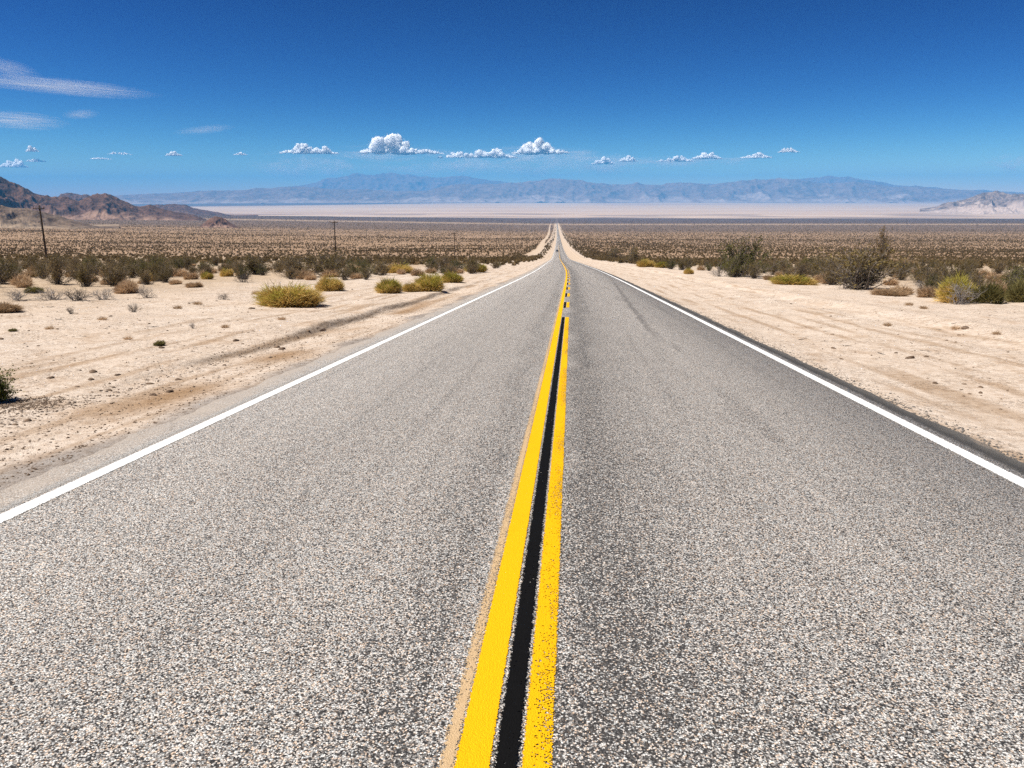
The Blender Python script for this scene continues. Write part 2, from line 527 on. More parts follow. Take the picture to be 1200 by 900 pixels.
# patches where binder shows through
spk = t.n('ShaderNodeTexVoronoi', in_Scale=112.0); t.l(pos, spk.inputs['Vector'])
sps = t.n('ShaderNodeSeparateColor', in_0=spk.outputs['Color']).outputs[1]
mask = t.math('LESS_THAN', sps, dk)
c = t.mix(t.math('MULTIPLY', mask, .88), c, (.036, .034, .033))
# fine longitudinal cracks
wv = t.math('SUBTRACT', t.noise(t.vmul(uv, (.01, .55, 1)), 1.0, 6, .7), .5)
cen = t.math('ADD', t.math('MULTIPLY', alo, .029), t.math('ADD', t.math('MULTIPLY', wv, .55), 1.33))
cr = t.math('ABSOLUTE', t.math('SUBTRACT', lat, cen))
crm = t.math('MULTIPLY', t.math('SUBTRACT', 1.0, t.step(cr, .02, .13)), t.math('MULTIPLY', t.step(alo, 14.0, 19.0), t.math('SUBTRACT', 1.0, t.step(alo, 44.0, 60.0))))
c = t.mix(t.math('MULTIPLY', crm, .45), c, (.06, .055, .052))
# dark fresh asphalt lip beyond the right edge line
rag = t.math('ADD', lat, t.math('MULTIPLY', t.math('SUBTRACT', t.noise(t.vmul(uv, (9., 3., 1)), 1.0, 4, .7), .5), .18))
lip = t.step(rag, 3.68, 3.76)
lipn = t.noise(pos, 120, 2)
c = t.mix(t.math('MULTIPLY', lip, .93), c, t.mix(t.math('ADD', t.math('MULTIPLY', lipn, .5), t.math('MULTIPLY', t.step(rag, 3.74, 3.94), .5)), (.02, .019, .019), (.29, .26, .215)))
sdr = t.math('ADD', lat, t.math('MULTIPLY', t.math('SUBTRACT', t.noise(t.vmul(uv, (6., 1.4, 1)), 1.0, 5, .75), .5), .42))
c = t.mix(t.math('MULTIPLY', t.step(sdr, 3.90, 3.98), .8), c, t.mix(lipn, (.34, .27, .20), (.56, .45, .34)))
# sand drifted over the left edge
sd = t.math('ADD', t.math('MULTIPLY', lat, -1.0), t.math('MULTIPLY', t.math('SUBTRACT', t.noise(t.vmul(uv, (2.2, .8, 1)), 1.0, 5, .7), .5), 1.1))
sdm = t.math('MULTIPLY', t.step(sd, 3.78, 4.25), .75)
c = t.mix(sdm, c, t.mix(lipn, (.30, .26, .22), (.46, .38, .30)))
M['asphalt'] = t.done(t.bsdf(c, .88, .25, t.bump(hh, .6, .006)))

ROADY = np.array([y for y in YS if -12 < y < 5400])
road = strip('road', [RL - .02, RL, -2.2, CROWN, 1.9, RR, RR + .05], ROADY, 0.0, M['asphalt'],
             ragged=lambda L, Y: np.where(L < -4, 0.10 * perlin(Y / .9, 1.7, 3) + .05 * perlin(Y / .23, 4.1, 4), np.where(L > 3.9, .045 * perlin(Y / 1.3, 5.5, 6) + .03 * perlin(Y / .35, 2.5, 16), 0)),
             skirt=(0.16, 0.14))
tag(road, kind='structure')


def paint(name, c1, c2, l0, l1, edge, wear, halo=None, halo_side=0):
    """line paint over the chips: ragged edges, worn spots let the road through"""
    t = NT(name)
    pos = t.n('ShaderNodeNewGeometry').outputs['Position']
    uv = t.n('ShaderNodeUVMap', uv_map='UVMap').outputs[0]
    sx = t.n('ShaderNodeSeparateXYZ'); t.l(uv, sx.inputs[0]); lat = sx.outputs[0]
    vo = t.n('ShaderNodeTexVoronoi', in_Scale=165.0); t.l(pos, vo.inputs['Vector'])
    rnd = t.n('ShaderNodeSeparateColor', in_0=vo.outputs['Color']).outputs[0]
    dl = t.math('SUBTRACT', lat, l0); dr = t.math('SUBTRACT', l1, lat)
    dmin = t.math('MINIMUM', dl, dr)
    n = t.math('ADD', t.math('MULTIPLY', rnd, .6), t.math('MULTIPLY', t.noise(pos, 70, 3), .4))
    cover = t.math('GREATER_THAN', dmin, t.math('MULTIPLY', n, edge))
    if wear:
        wl, wr, th = wear       # wear grows from lateral wl to wr
        w = t.math('MULTIPLY', t.step(lat, wl, wr), t.step(t.noise(t.vmul(uv, (3., .7, 1)), 1.0, 3), .35, .65))
        cover = t.math('MULTIPLY', cover, t.math('GREATER_THAN', t.math('ADD', vo.outputs['Distance'], .001), 0))
        gap = t.math('LESS_THAN', rnd, t.math('MULTIPLY', w, th))
        cover = t.math('MULTIPLY', cover, t.math('SUBTRACT', 1.0, gap))
    c = t.mix(t.noise(pos, 45, 4, .65), c1, c2)
    c = t.mix(t.math('MULTIPLY', t.step(t.noise(t.vmul(uv, (2., .6, 1)), 1.0, 5, .7), .5, .75), .22), c, t.mix(1.0, c, (.62, .58, .52), 'MULTIPLY'))
    b = t.bsdf(c, .9, .06, t.bump(t.math('SUBTRACT', t.math('MULTIPLY', rnd, .4), vo.outputs['Distance']), .6, .005))
    tr = t.n('ShaderNodeBsdfTransparent')
    mx = t.n('ShaderNodeMixShader'); t.l(cover, mx.inputs[0]); t.l(tr.outputs[0], mx.inputs[1]); t.l(b.outputs[0], mx.inputs[2])
    return t.done(mx)


YEL1, YEL2 = (.73, .378, .004), (.83, .452, .007)
yl0, yl1, bk0, bk1, yr0, yr1 = -.366, -.238, -.232, -.146, -.143, -.024
NEARY = ROADY[ROADY > -6]
def span(y0, y1):
    m = NEARY[(NEARY > y0 + .01) & (NEARY < y1 - .01)]
    return np.concatenate([[y0], m, [y1]])


fm = paint('faded_old_yellow_paint', (.46, .31, .16), (.58, .42, .25), yl0 - .062, yl0 + .02, .035, (-1., 0., .30))
strip('faded_yellow_line', [yl0 - .065, yl0 + .01], span(-6, 120), .0025, fm, road)
ym = paint('yellow_line_paint', YEL1, YEL2, yl0, yl1, .012, None)
strip('yellow_line', [yl0, yl1], span(-6, 900), .004, ym, road)
bm_ = paint('black_line_paint', (.003, .003, .003), (.008, .0075, .0075), bk0 - .006, bk1 + .006, .022, (-1., 0., .05))
ym2 = paint('yellow_passing_line_paint', YEL1, (.80, .45, .006), yr0, yr1, .018, (-.15, -.035, .42))
wh1, wh2 = (.80, .79, .76), (.86, .85, .83)
END1 = 21.2
strip('black_stripe', [bk0 - .006, bk1 + .006], span(-6, END1), .0055, bm_, road)
strip('yellow_line', [yr0, yr1], span(-6, END1), .004, ym2, road)
y = END1 + 4.0
first = True
while y < 420:
    strip('yellow_dash', [yr0, yr1], span(y, y + 2.9), .004, ym2, road)
    strip('black_dash', [bk0, bk1], span(y - .2, y + 2.9), .0055, bm_, road)
    y += 6.7 if y < 90 else 9.0
wm = paint('white_line_paint', wh1, wh2, -3.80, -3.64, .030, (-9., -8., .07))
strip('white_edge_line', [-3.80, -3.64], span(-6, 900), .004, wm, road)
wm2 = paint('white_line_paint_right', wh1, wh2, 3.47, 3.64, .034, (-9., -8., .07))
strip('white_edge_line', [3.47, 3.64], span(-6, 900), .004, wm2, road)
ov = paint('thin_white_overspray', (.42, .40, .37), (.50, .48, .45), -3.95, -3.76, .16, (-5., 0., .7))
strip('white_overspray', [-3.98, -3.78], span(-6, 120), .0025, ov, road)

# ---------------------------------------------------------------- hills and far ranges
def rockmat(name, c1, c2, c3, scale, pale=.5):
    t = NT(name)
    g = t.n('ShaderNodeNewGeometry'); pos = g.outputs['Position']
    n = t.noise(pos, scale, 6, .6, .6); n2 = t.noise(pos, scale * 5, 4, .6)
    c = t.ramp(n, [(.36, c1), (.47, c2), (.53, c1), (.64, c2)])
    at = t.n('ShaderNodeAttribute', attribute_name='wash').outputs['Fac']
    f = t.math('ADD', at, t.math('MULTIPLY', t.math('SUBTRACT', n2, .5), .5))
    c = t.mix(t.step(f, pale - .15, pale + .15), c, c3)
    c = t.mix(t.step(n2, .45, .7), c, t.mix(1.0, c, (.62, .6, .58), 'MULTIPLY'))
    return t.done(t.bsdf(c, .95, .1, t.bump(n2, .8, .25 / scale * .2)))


def unpx(px, D):
    """horizontal direction of photo column px at distance D, eye level"""
    d = ray(px, HZ)
    d = d / math.hypot(d[0], d[1])
    return d[0] * D, d[1] * D


def make_range(name, crest, D, depth, zb, mat, seed, du=2.0, nt=70, rough=.5, foot=1.2, wl=None, Dskew=0.0, pals=0.0):
    """a mountain range: crest = photo skyline (column,row) turned into real heights at distance D"""
    xs = np.arange(crest[0][0], crest[-1][0] + du, du)
    cy = np.interp(xs, [p[0] for p in crest], [p[1] for p in crest])
    ts = np.linspace(-1, 1, nt)
    U, T = np.meshgrid(xs, ts)
    Dl = D + Dskew * (U - 600) / 600.0
    hgt = (np.tan(PITCH - np.arctan((450 - cy) / F)) * -1)[None] * Dl + CAM[2] - zb
    ray_x = np.array([unpx(u, 1.0) for u in xs])
    Dd = Dl + T * depth
    X = ray_x[None, :, 0] * Dd; Y = ray_x[None, :, 1] * Dd
    wl = wl or depth * .55
    wx = .35 * fbm(X / wl, Y / wl, seed + 5, 3); wy = .35 * fbm(X / wl, Y / wl, seed + 7, 3)
    rg = ridged(X / wl + wx, Y / wl + wy, seed, 6)
    spur = ridged(X / (wl * .8) + wy, T * .5 + seed, seed + 3, 3)
    a = np.clip(np.abs(T) ** 1.0 * (1.18 - .36 * spur), 0, 1)
    prof = (1 - a) ** foot
    prof = prof * (1 - .0) 
    det = (rg - .42) * rough
    fd = fbm(X / (wl * .16), Y / (wl * .16), seed + 21, 4) * .16 + (ridged(X / (wl * .3), Y / (wl * .3), seed + 23, 4) - .4) * .22
    h = hgt * (prof + (det * 2.2 + fd * rough * 2) * prof * np.clip(1.05 - prof, .16, 1))
    h = np.where(T == 0, h, h)
    Z = zb + np.maximum(h, 0) - 6.0 * (np.abs(T) > .985)
    V = np.stack([X, Y, Z], -1).reshape(-1, 3)
    r, c_ = X.shape
    ii = np.arange(r * c_).reshape(r, c_)
    q = np.stack([ii[:-1, :-1], ii[:-1, 1:], ii[1:, 1:], ii[1:, :-1]], -1).reshape(-1, 4)
    me = mesh(name, V, q, mat, True)
    at = me.attributes.new('wash', 'FLOAT', 'POINT')
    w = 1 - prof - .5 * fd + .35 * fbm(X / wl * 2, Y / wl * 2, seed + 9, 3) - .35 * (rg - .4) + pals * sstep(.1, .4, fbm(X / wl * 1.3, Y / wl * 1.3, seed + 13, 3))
    at.data.foreach_set('value', w.astype(np.float32).ravel())
    o = obj(name, me); tag(o, kind='structure')
    return o


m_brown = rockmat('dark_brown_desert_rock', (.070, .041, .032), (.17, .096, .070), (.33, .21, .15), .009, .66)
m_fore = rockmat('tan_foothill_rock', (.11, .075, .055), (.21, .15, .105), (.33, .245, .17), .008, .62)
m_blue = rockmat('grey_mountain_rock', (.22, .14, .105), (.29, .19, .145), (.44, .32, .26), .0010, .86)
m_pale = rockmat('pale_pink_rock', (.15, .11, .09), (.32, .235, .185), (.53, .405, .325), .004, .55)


def zat(px, D):
    x, y = unpx(px, D); return float(ground(x, y))


hill_crest = [(-140, 214), (-60, 205), (-20, 207), (0, 210), (14, 217), (40, 223), (60, 228), (78, 229), (92, 233), (104, 229), (112, 228), (124, 226), (136, 229), (150, 235), (160, 240), (172, 239), (190, 243), (205, 247), (225, 250), (245, 258), (262, 266)]
make_range('hills', hill_crest, 5200, 620, zat(60, 5200) - 25, m_brown, 101, du=.8, nt=150, rough=.60, foot=1.25, wl=230)
make_range('hills', [(-120, 236), (-50, 232), (0, 238), (30, 240), (44, 243), (58, 248), (75, 253), (95, 257), (112, 263), (135, 275)], 2500, 300, zat(20, 2500) - 6, m_fore, 131, du=.6, nt=110, rough=.6, foot=1.25, wl=110)
make_range('hills', [(222, 270), (234, 260), (246, 252.5), (252, 251), (258, 253), (268, 259), (284, 270)], 2900, 90, zat(255, 2900) - 3, m_brown, 171, du=.5, nt=60, rough=.5, wl=40)
make_range('hills', [(60, 232), (80, 226), (100, 229), (118, 233), (150, 240), (178, 240), (190, 238), (202, 236), (212, 239), (225, 242), (240, 244.5), (258, 248), (280, 256), (300, 262)], 9800, 900, zat(180, 9800) - 20, m_brown, 141, du=.6, nt=90, rough=.7, wl=400)
# hazy ranges across the basin
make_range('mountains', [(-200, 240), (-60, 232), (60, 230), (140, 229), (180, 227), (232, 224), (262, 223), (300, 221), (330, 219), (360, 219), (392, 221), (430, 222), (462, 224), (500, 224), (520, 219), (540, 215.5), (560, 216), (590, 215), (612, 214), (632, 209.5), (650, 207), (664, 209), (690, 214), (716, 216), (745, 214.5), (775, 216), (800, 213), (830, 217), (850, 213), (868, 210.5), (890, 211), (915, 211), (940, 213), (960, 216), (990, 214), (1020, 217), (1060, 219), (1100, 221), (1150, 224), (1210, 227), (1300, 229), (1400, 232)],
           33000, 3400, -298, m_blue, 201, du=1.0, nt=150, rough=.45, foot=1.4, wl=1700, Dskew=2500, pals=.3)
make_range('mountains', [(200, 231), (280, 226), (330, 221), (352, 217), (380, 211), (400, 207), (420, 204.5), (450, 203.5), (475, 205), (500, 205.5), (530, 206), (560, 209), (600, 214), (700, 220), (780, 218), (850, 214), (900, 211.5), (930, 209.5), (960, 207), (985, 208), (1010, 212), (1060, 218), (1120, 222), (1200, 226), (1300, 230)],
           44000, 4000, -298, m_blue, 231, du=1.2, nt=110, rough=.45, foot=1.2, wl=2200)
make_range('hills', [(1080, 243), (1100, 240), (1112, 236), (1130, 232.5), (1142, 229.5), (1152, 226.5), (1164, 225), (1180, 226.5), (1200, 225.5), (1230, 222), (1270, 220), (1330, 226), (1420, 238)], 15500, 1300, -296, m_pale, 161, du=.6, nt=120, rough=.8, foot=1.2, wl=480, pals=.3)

# ---------------------------------------------------------------- plants
def rdir(rng, tilt):
    a = rng.uniform(0, 2 * math.pi)
    return np.array([math.cos(a) * math.sin(tilt), math.sin(a) * math.sin(tilt), math.cos(tilt)])


def tris(rng, P, size, flat=0.0):
    """loose leaf triangles at points P"""
    n = len(P)
    A = rng.normal(size=(n, 3)); A /= np.linalg.norm(A, axis=1, keepdims=True)
    B = rng.normal(size=(n, 3)); B -= (A * B).sum(1, keepdims=True) * A; B /= np.linalg.norm(B, axis=1, keepdims=True)
    s = size * rng.uniform(.6, 1.4, (n, 1))
    V = np.stack([P + A * s, P - A * s * .6 + B * s * .6, P - A * s * .6 - B * s * .6], 1).reshape(-1, 3)
    return V, np.arange(3 * n).reshape(-1, 3)


def creosote_parts(seed, nst=34, leaves=2600, lsize=.030, h=1.0, spread=.62, mats=('stem', 'creosote'), sr=.008, bare=.35):
    """open vase of many crooked stems, leaves towards the tips; about 1 high"""
    rng = np.random.default_rng(seed)
    S = MB(); tips = []; wts = []
    for i in range(nst):
        tilt = abs(rng.normal(0, spread * .75)); tilt = min(tilt, 1.25)
        d = rdir(rng, tilt)
        Ln = h * rng.uniform(.62, 1.05) * (1.0 if tilt < .7 else .8)
        base = np.array([*(rng.normal(0, .06, 2)), -.04])
        pts = [base]; dd = d.copy(); ns = 6
        for k in range(ns):
            dd = dd + rng.normal(0, .16, 3) + np.array([0, 0, .07]); dd /= np.linalg.norm(dd)
            pts.append(pts[-1] + dd * Ln / ns)
        pts = np.array(pts)
        S.tube(pts, np.linspace(sr, sr * .35, ns + 1), 3)
        for k in range(2, ns + 1):
            tips.append(pts[k]); wts.append(k / ns)
            for q in range(2):
                d2 = dd * .5 + rng.normal(0, .55, 3); d2[2] += .2; d2 /= np.linalg.norm(d2)
                L2 = Ln * rng.uniform(.12, .30)
                p2 = np.array([pts[k - 1], pts[k - 1] + d2 * L2 * .5 + rng.normal(0, .02, 3), pts[k - 1] + d2 * L2])
                S.tube(p2, [sr * .45, sr * .35, sr * .2], 3)
                for f in (.4, .7, 1.0):
                    tips.append(pts[k - 1] + d2 * L2 * f); wts.append(.5 + .5 * k / ns)
    tips = np.array(tips); wts = np.array(wts)
    wts = np.where(tips[:, 2] < bare * h * .8, wts * .15, wts)
    clump = perlin(tips[:, 0] * 4 + seed, tips[:, 1] * 4 + tips[:, 2] * 3, seed)
    wts = wts * np.clip(.55 + clump, .05, 1.6)
    pk = rng.choice(len(tips), leaves, p=wts / wts.sum())
    P = tips[pk] + rng.normal(0, .032, (leaves, 3))
    V, Fc = tris(rng, P, lsize)
    return S.mesh('stems', M[mats[0]]), mesh('foliage', V, Fc, M[mats[1]])


def mound_parts(seed, n=1500, green=.35, h=.62, mats=('gold', 'shoot'), ln=.34, wid=.010, side=0.0):
    """rounded tussock of fine upright blades about 1 wide; dry blades and a green flush"""
    rng = np.random.default_rng(seed)
    def blades(m, sel):
        a = rng.uniform(0, 2 * math.pi, m); r = np.sqrt(rng.uniform(0, 1, m)) * .36
        lump = .74 + .75 * perlin(np.cos(a) * 1.9 + seed, np.sin(a) * 1.9 + r * 4, seed + sel)
        bx, by = np.cos(a) * r, np.sin(a) * r
        zt = h * np.sqrt(np.clip(1 - (r / .48) ** 2, .05, 1)) * lump
        z0 = zt * rng.uniform(-.05, .72, m)
        dirs = np.stack([np.cos(a) * r * 2.1, np.sin(a) * r * 2.1, np.full(m, .62)], 1) + rng.normal(0, .42, (m, 3))
        if sel == 1:
            z0 = zt * rng.uniform(.25, .85, m); dirs[:, 2] += .3
            bx = bx * .9 + side * .14
        dirs /= np.linalg.norm(dirs, axis=1, keepdims=True)
        L = ln * rng.uniform(.5, 1.15, m)[:, None]
        B = np.stack([bx, by, z0], 1); T = B + dirs * L
        wv = np.cross(dirs, rng.normal(size=(m, 3))); wv /= np.linalg.norm(wv, axis=1, keepdims=True)
        wv *= wid * rng.uniform(.6, 1.3, (m, 1))
        Mid = B + dirs * L * .55 + rng.normal(0, .012, (m, 3))
        V = np.stack([B - wv, B + wv, Mid + wv * .8, T, Mid - wv * .8], 1)
        V[..., 2] = np.maximum(V[..., 2], -.03)
        Fq = np.arange(m)[:, None] * 5 + np.array([[0, 1, 2, 4]]); F3 = np.arange(m)[:, None] * 5 + np.array([[4, 2, 3]])
        return V.reshape(-1, 3), [F3, Fq]
    ng = int(n * green)
    v, f = blades(n - ng, 0); dry = mesh('dry_blades', v, f, M[mats[0]])
    if ng:
        v, f = blades(ng, 1); gr = mesh('green_shoots', v, f, M[mats[1]])
        return dry, gr
    return dry, None


def dead_mesh(seed, mat, h=1.0, nst=26, spread=.8, sr=.014):
    rng = np.random.default_rng(seed); S = MB()
    def grow(p, d, L, r, depth):
        pts = [p]; dd = d.copy()
        for k in range(4):
            dd = dd + rng.normal(0, .22, 3); dd[2] += .04; dd /= np.linalg.norm(dd); pts.append(pts[-1] + dd * L / 4)
        S.tube(np.array(pts), np.linspace(r, r * .5, 5), 3)
        if depth > 0:
            for k in (2, 3, 4, 4):
                d2 = dd + rng.normal(0, .6, 3); d2 /= np.linalg.norm(d2)
                grow(pts[k], d2, L * rng.uniform(.4, .65), r * .5, depth - 1)
    for i in range(nst):
        grow(np.array([*rng.normal(0, .08, 2), -.03]), rdir(rng, min(abs(rng.normal(0, spread)), 1.4)), h * rng.uniform(.4, .62), sr, 2)
    return S.mesh('dead_branches', M[mat])


# prototypes (mesh data only)
CREO = [creosote_parts(300 + k, nst=46 + 5 * k, leaves=1900 + 250 * k, lsize=.023, spread=.9, bare=.25, sr=.009, mats=('stem', ('creosote', 'creosote_dry', 'creosote', 'creosote_green', 'creosote_dry')[k])) for k in range(5)]
MOUND = {}
def mound(kind, seed):
    key = (kind, seed)
    if key not in MOUND:
        if kind == 'gold': MOUND[key] = mound_parts(seed, 5200, .10, ln=.28, wid=.0065)
        elif kind == 'goldgreen': MOUND[key] = mound_parts(seed, 6500, .22, side=-.5, ln=.27, wid=.006)
        elif kind == 'green': MOUND[key] = mound_parts(seed, 5200, .48, h=.60, ln=.27, wid=.0065)
        elif kind == 'tan': MOUND[key] = mound_parts(seed, 4200, 0, mats=('tan', 'shoot'), h=.5, ln=.27, wid=.006)
        elif kind == 'tuft': MOUND[key] = mound_parts(seed, 260, 0, mats=('tan', 'shoot'), h=.45, ln=.5, wid=.012)
        elif kind == 'mat': MOUND[key] = mound_parts(seed, 2400, .5, mats=('olive', 'olive'), h=.5, ln=.20, wid=.008)
    return MOUND[key]


def scale_at(p, px):            # metres for px photo pixels at point p
    return px * project(p)[2] / F


def plant_mound(px, py, wpx, hpx, kind, seed, label, cat='shrub', group=None, name='desert_shrub'):
    p = hit(px, py)
    w = scale_at(p, wpx); hh_ = scale_at(p, hpx)
    o = empty(name, p, label, cat, group, rz=random.uniform(0, 6.28) if kind != 'goldgreen' else 0)
    a, b = mound(kind, seed)
    hk = {'gold': .78, 'goldgreen': .82, 'green': .85, 'tan': .72, 'tuft': .75, 'mat': .64}[kind]
    o.scale = (w * .92, w * .92, hh_ / hk)
    obj('dry_blades', a, o)
    if b: obj('green_shoots', b, o)
    FIXED.append((p[0], p[1], w * .55))
    return o


FIXED = []


def plant_creosote(px, py, wpx, hpx, k, label, group=None, mats=None, parts=None, name='creosote_bush'):
    p = hit(px, py)
    w = scale_at(p, wpx); hh_ = scale_at(p, hpx)
    o = empty(name, p, label, 'bush', group, rz=random.uniform(0, 6.28))
    o.scale = (w / 1.35, w / 1.35, hh_ / 1.02)
    s_, f_ = parts or CREO[k % 5]
    obj('stems', s_, o); obj('foliage', f_, o)
    FIXED.append((p[0], p[1], w * .5))
    return o


def plant_dead(px, py, wpx, hpx, seed, mat, label, cat='dead bush', group=None):
    p = hit(px, py); w = scale_at(p, wpx); hh_ = scale_at(p, hpx)
    o = obj('dead_bush', dead_mesh(seed, mat), None, p); o.scale = (w / 1.3, w / 1.3, hh_ / .8)
    tag(o, label, cat, group); FIXED.append((p[0], p[1], w * .5))
    return o


# left verge
plant_mound(341, 358, 84, 33, 'goldgreen', 1, 'large yellow and green tussock shrub alone on the pale sand left of the road')
plant_mound(387, 341, 36, 23, 'gold', 2, 'round golden tussock shrub just behind the largest tussock left of the road')
plant_mound(456, 343, 36, 23, 'green', 3, 'dark green rounded tussock shrub at the top of the bank left of the road')
plant_mound(482, 342, 24, 15, 'gold', 4, 'small golden tussock squeezed between two green tussocks left of the road')
plant_mound(503, 341, 40, 27, 'green', 5, 'green topped tussock shrub with golden base nearest the left white line')
plant_mound(530, 331, 30, 18, 'green', 6, 'bright green tussock shrub beyond the row of tussocks left of the road')
plant_mound(468, 320, 36, 14, 'gold', 7, 'wide yellow dry tussock among dark creosote left of the road')
plant_mound(558, 319, 30, 14, 'green', 8, 'olive green low shrub at the sand edge farthest up the left verge')
plant_mound(412, 320, 18, 12, 'tan', 9, 'tan dry shrub beside the dark bush below the second utility pole')
plant_mound(266, 324, 17, 12, 'gold', 10, 'small orange gold tussock against dark scrub above the left sand')
plant_mound(243, 327, 16, 11, 'green', 11, 'small yellow green shrub against dark scrub left of the orange tussock')
plant_mound(182, 329, 22, 14, 'gold', 12, 'brownish gold tussock at the edge of the scrub above bare sand')
plant_mound(148, 344, 30, 20, 'tan', 13, 'rounded reddish tan dry shrub in front of the dark scrub at left')
plant_mound(206, 333, 16, 8, 'tan', 14, 'low grey tan dry mound right of the brownish gold tussock')
plant_mound(228, 337, 22, 9, 'tan', 15, 'flat pale brown dry mound on sand at the scrub edge')
plant_mound(168, 332, 15, 6, 'tan', 16, 'tiny flat tan mound left of the brownish gold tussock')
plant_mound(4, 366, 44, 17, 'tan', 17, 'tan dry shrub cut by the left edge of the picture')
plant_mound(40, 343, 26, 10, 'mat', 18, 'low olive mound behind the grey dead branches at far left')
plant_mound(187, 405, 17, 8, 'mat', 19, 'small flat green plant alone on the open sand at left')
scruffy = creosote_parts(398, nst=60, leaves=4200, lsize=.03, spread=1.1, bare=.12, sr=.008, mats=('stem', 'green_scruff'))
plant_creosote(-8, 470, 66, 44, 0, parts=scruffy, label='scruffy green bush cut by the left picture edge near the road shoulder')
plant_mound(15, 388, 12, 4, 'mat', 21, 'tiny flat olive plant on the sand near the left picture edge')
plant_creosote(385, 324, 66, 34, 0, 'dense dark green creosote bush at the foot of the second utility pole')
plant_creosote(345, 324, 60, 26, 1, 'spreading dark creosote bush left of the second utility pole')
plant_creosote(300, 322, 56, 25, 2, 'dark creosote bush behind the sand, above the charred branches')
for k, (px, py, w, h, mt, lb) in enumerate([
        (172, 349, 22, 17, 'dead', 'bare grey twiggy bush standing alone on the sand at left'),
        (20, 352, 40, 13, 'dead', 'grey fallen branches at far left below the scrub'),
        (62, 351, 44, 14, 'dead', 'tangle of bleached branches beneath the nearest utility pole'),
        (92, 352, 40, 15, 'deaddark', 'dark dead twigs between the bleached tangle and the tan shrub'),
        (122, 351, 34, 13, 'dead', 'grey dead twigs just left of the reddish tan shrub'),
        (83, 368, 13, 9, 'deaddark', 'small dark dead plant on the open sand at far left'),
        (158, 366, 15, 12, 'deaddark', 'small dark forked dead twig bush on the sand below the grey one'),
        (286, 331, 20, 12, 'deaddark', 'charred looking branches lying at the scrub edge left of the big tussock'),
        (262, 351, 16, 7, 'deaddark', 'low dead brown plant on sand left of the big yellow tussock'),
        (226, 385, 9, 8, 'dead', 'tiny dry twig plant on the sand right of the flat green plant')]):
    plant_dead(px, py, w, h, 500 + k, mt, lb)
# right verge
plant_creosote(868, 324, 76, 50, 3, 'tall dark creosote bush standing out on the right verge')
big = creosote_parts(399, nst=52, leaves=1900, lsize=.02, spread=1.0, bare=.6, sr=.010)
plant_creosote(1002, 338, 122, 56, 4, 'large open creosote bush with grey bare lower branches right of the road', parts=big)
plant_creosote(1032, 318, 24, 55, 1, 'thin tall bush rising above the scrub skyline right of the road')
plant_mound(930, 334, 56, 17, 'goldgreen', 30, 'low yellow green tussock between the two big creosote bushes on the right')
plant_mound(1042, 346, 46, 12, 'tan', 31, 'straw coloured flattened dry shrub right of the large open creosote')
plant_mound(1122, 354, 52, 40, 'green', 32, 'bright green bushy shrub with pale stalks at far right')
plant_dead(1124, 357, 42, 28, 533, 'dead', 'pale bleached stalks in front of the bright green shrub at far right')
plant_mound(1156, 355, 46, 32, 'mat', 33, 'rounded olive shrub right of the bright green shrub')
plant_mound(1196, 354, 44, 32, 'mat', 34, 'olive shrub cut by the right edge of the picture')
plant_mound(757, 313, 24, 12, 'gold', 35, 'orange yellow tussock at the scrub edge of the right verge')
plant_mound(776, 314, 20, 9, 'green', 36, 'small green tussock right of the orange yellow one')
plant_mound(807, 321, 13, 9, 'gold', 37, 'little yellow green tuft alone on sand left of the tall creosote')
plant_mound(1056, 312, 36, 13, 'tan', 38, 'pale tan shrub among dark scrub behind the straw coloured one')
plant_mound(1185, 330, 40, 14, 'tan', 39, 'tan dry mound among scrub at the far right')
plant_mound(965, 331, 26, 16, 'tan', 40, 'tan twiggy shrub at the foot of the large open creosote')
plant_mound(912, 331, 20, 12, 'mat', 41, 'tiny olive shrub touching the yellow green tussock on the right')
plant_creosote(742, 309, 24, 22, 2, 'dark rounded creosote at the scrub edge left of the orange tussock')
plant_creosote(720, 303, 22, 16, 0, 'dark creosote nearest the road on the right verge')
plant_dead(843, 324, 22, 14, 540, 'dead', 'grey broken branches beneath the tall creosote on the right')
plant_dead(1080, 338, 22, 10, 541, 'dead', 'grey twigs between the straw coloured shrub and the green shrub')
for k, (px, py) in enumerate([(1082, 362), (1120, 386), (1040, 382), (1168, 392), (1065, 358)]):
    plant_mound(px, py, 10, 6, 'tuft', 60 + k % 3, 'thin dry tuft of straw on the sand of the right verge', 'grass tuft', 'dry tufts on the right verge', 'grass_tuft')
for k, (px, py) in enumerate([(120, 375), (208, 362), (58, 386), (264, 384), (232, 357), (150, 398), (300, 345), (330, 375)]):
    plant_mound(px, py, 11, 6, 'tuft', 63 + k % 3, 'thin dry tuft of straw on the sand of the left verge', 'grass tuft', 'dry tufts on the left verge', 'grass_tuft')
fx = np.array(FIXED)


# field scrub: nearest bushes as individuals, the rest as one mass each
def lod(seed, mat, h=1.0, stems=True, n=130, lsize=.12):
    rng = np.random.default_rng(seed)
    S = MB()
    d = rng.normal(size=(n, 3)); d /= np.linalg.norm(d, axis=1, keepdims=True); d[:, 2] = np.abs(d[:, 2])
    lump = .75 + .5 * perlin(d[:, 0] * 2 + seed, d[:, 1] * 2, seed)
    rr = rng.uniform(.45, 1.0, (n, 1)) * lump[:, None]
    P = d * rr * np.array([.62, .62, .92 * h]) + np.array([0, 0, .10])
    V, Fc = tris(rng, P, lsize)
    S.add(V, f3=Fc)
    for i in range(3):
        q = P[rng.integers(n)]
        S.tube(np.array([[0, 0, -.1], q * .5, q]), [.03, .02, .01], 3)
    return S.mesh('scrub_clump', M[mat])


def lnband(y, x):
    ly = np.log(y)
    a_ = x / y
    return perlin(ly * 7 + .3 * perlin(a_ * 3, ly * 2, 81), a_ * 1.3, 83)


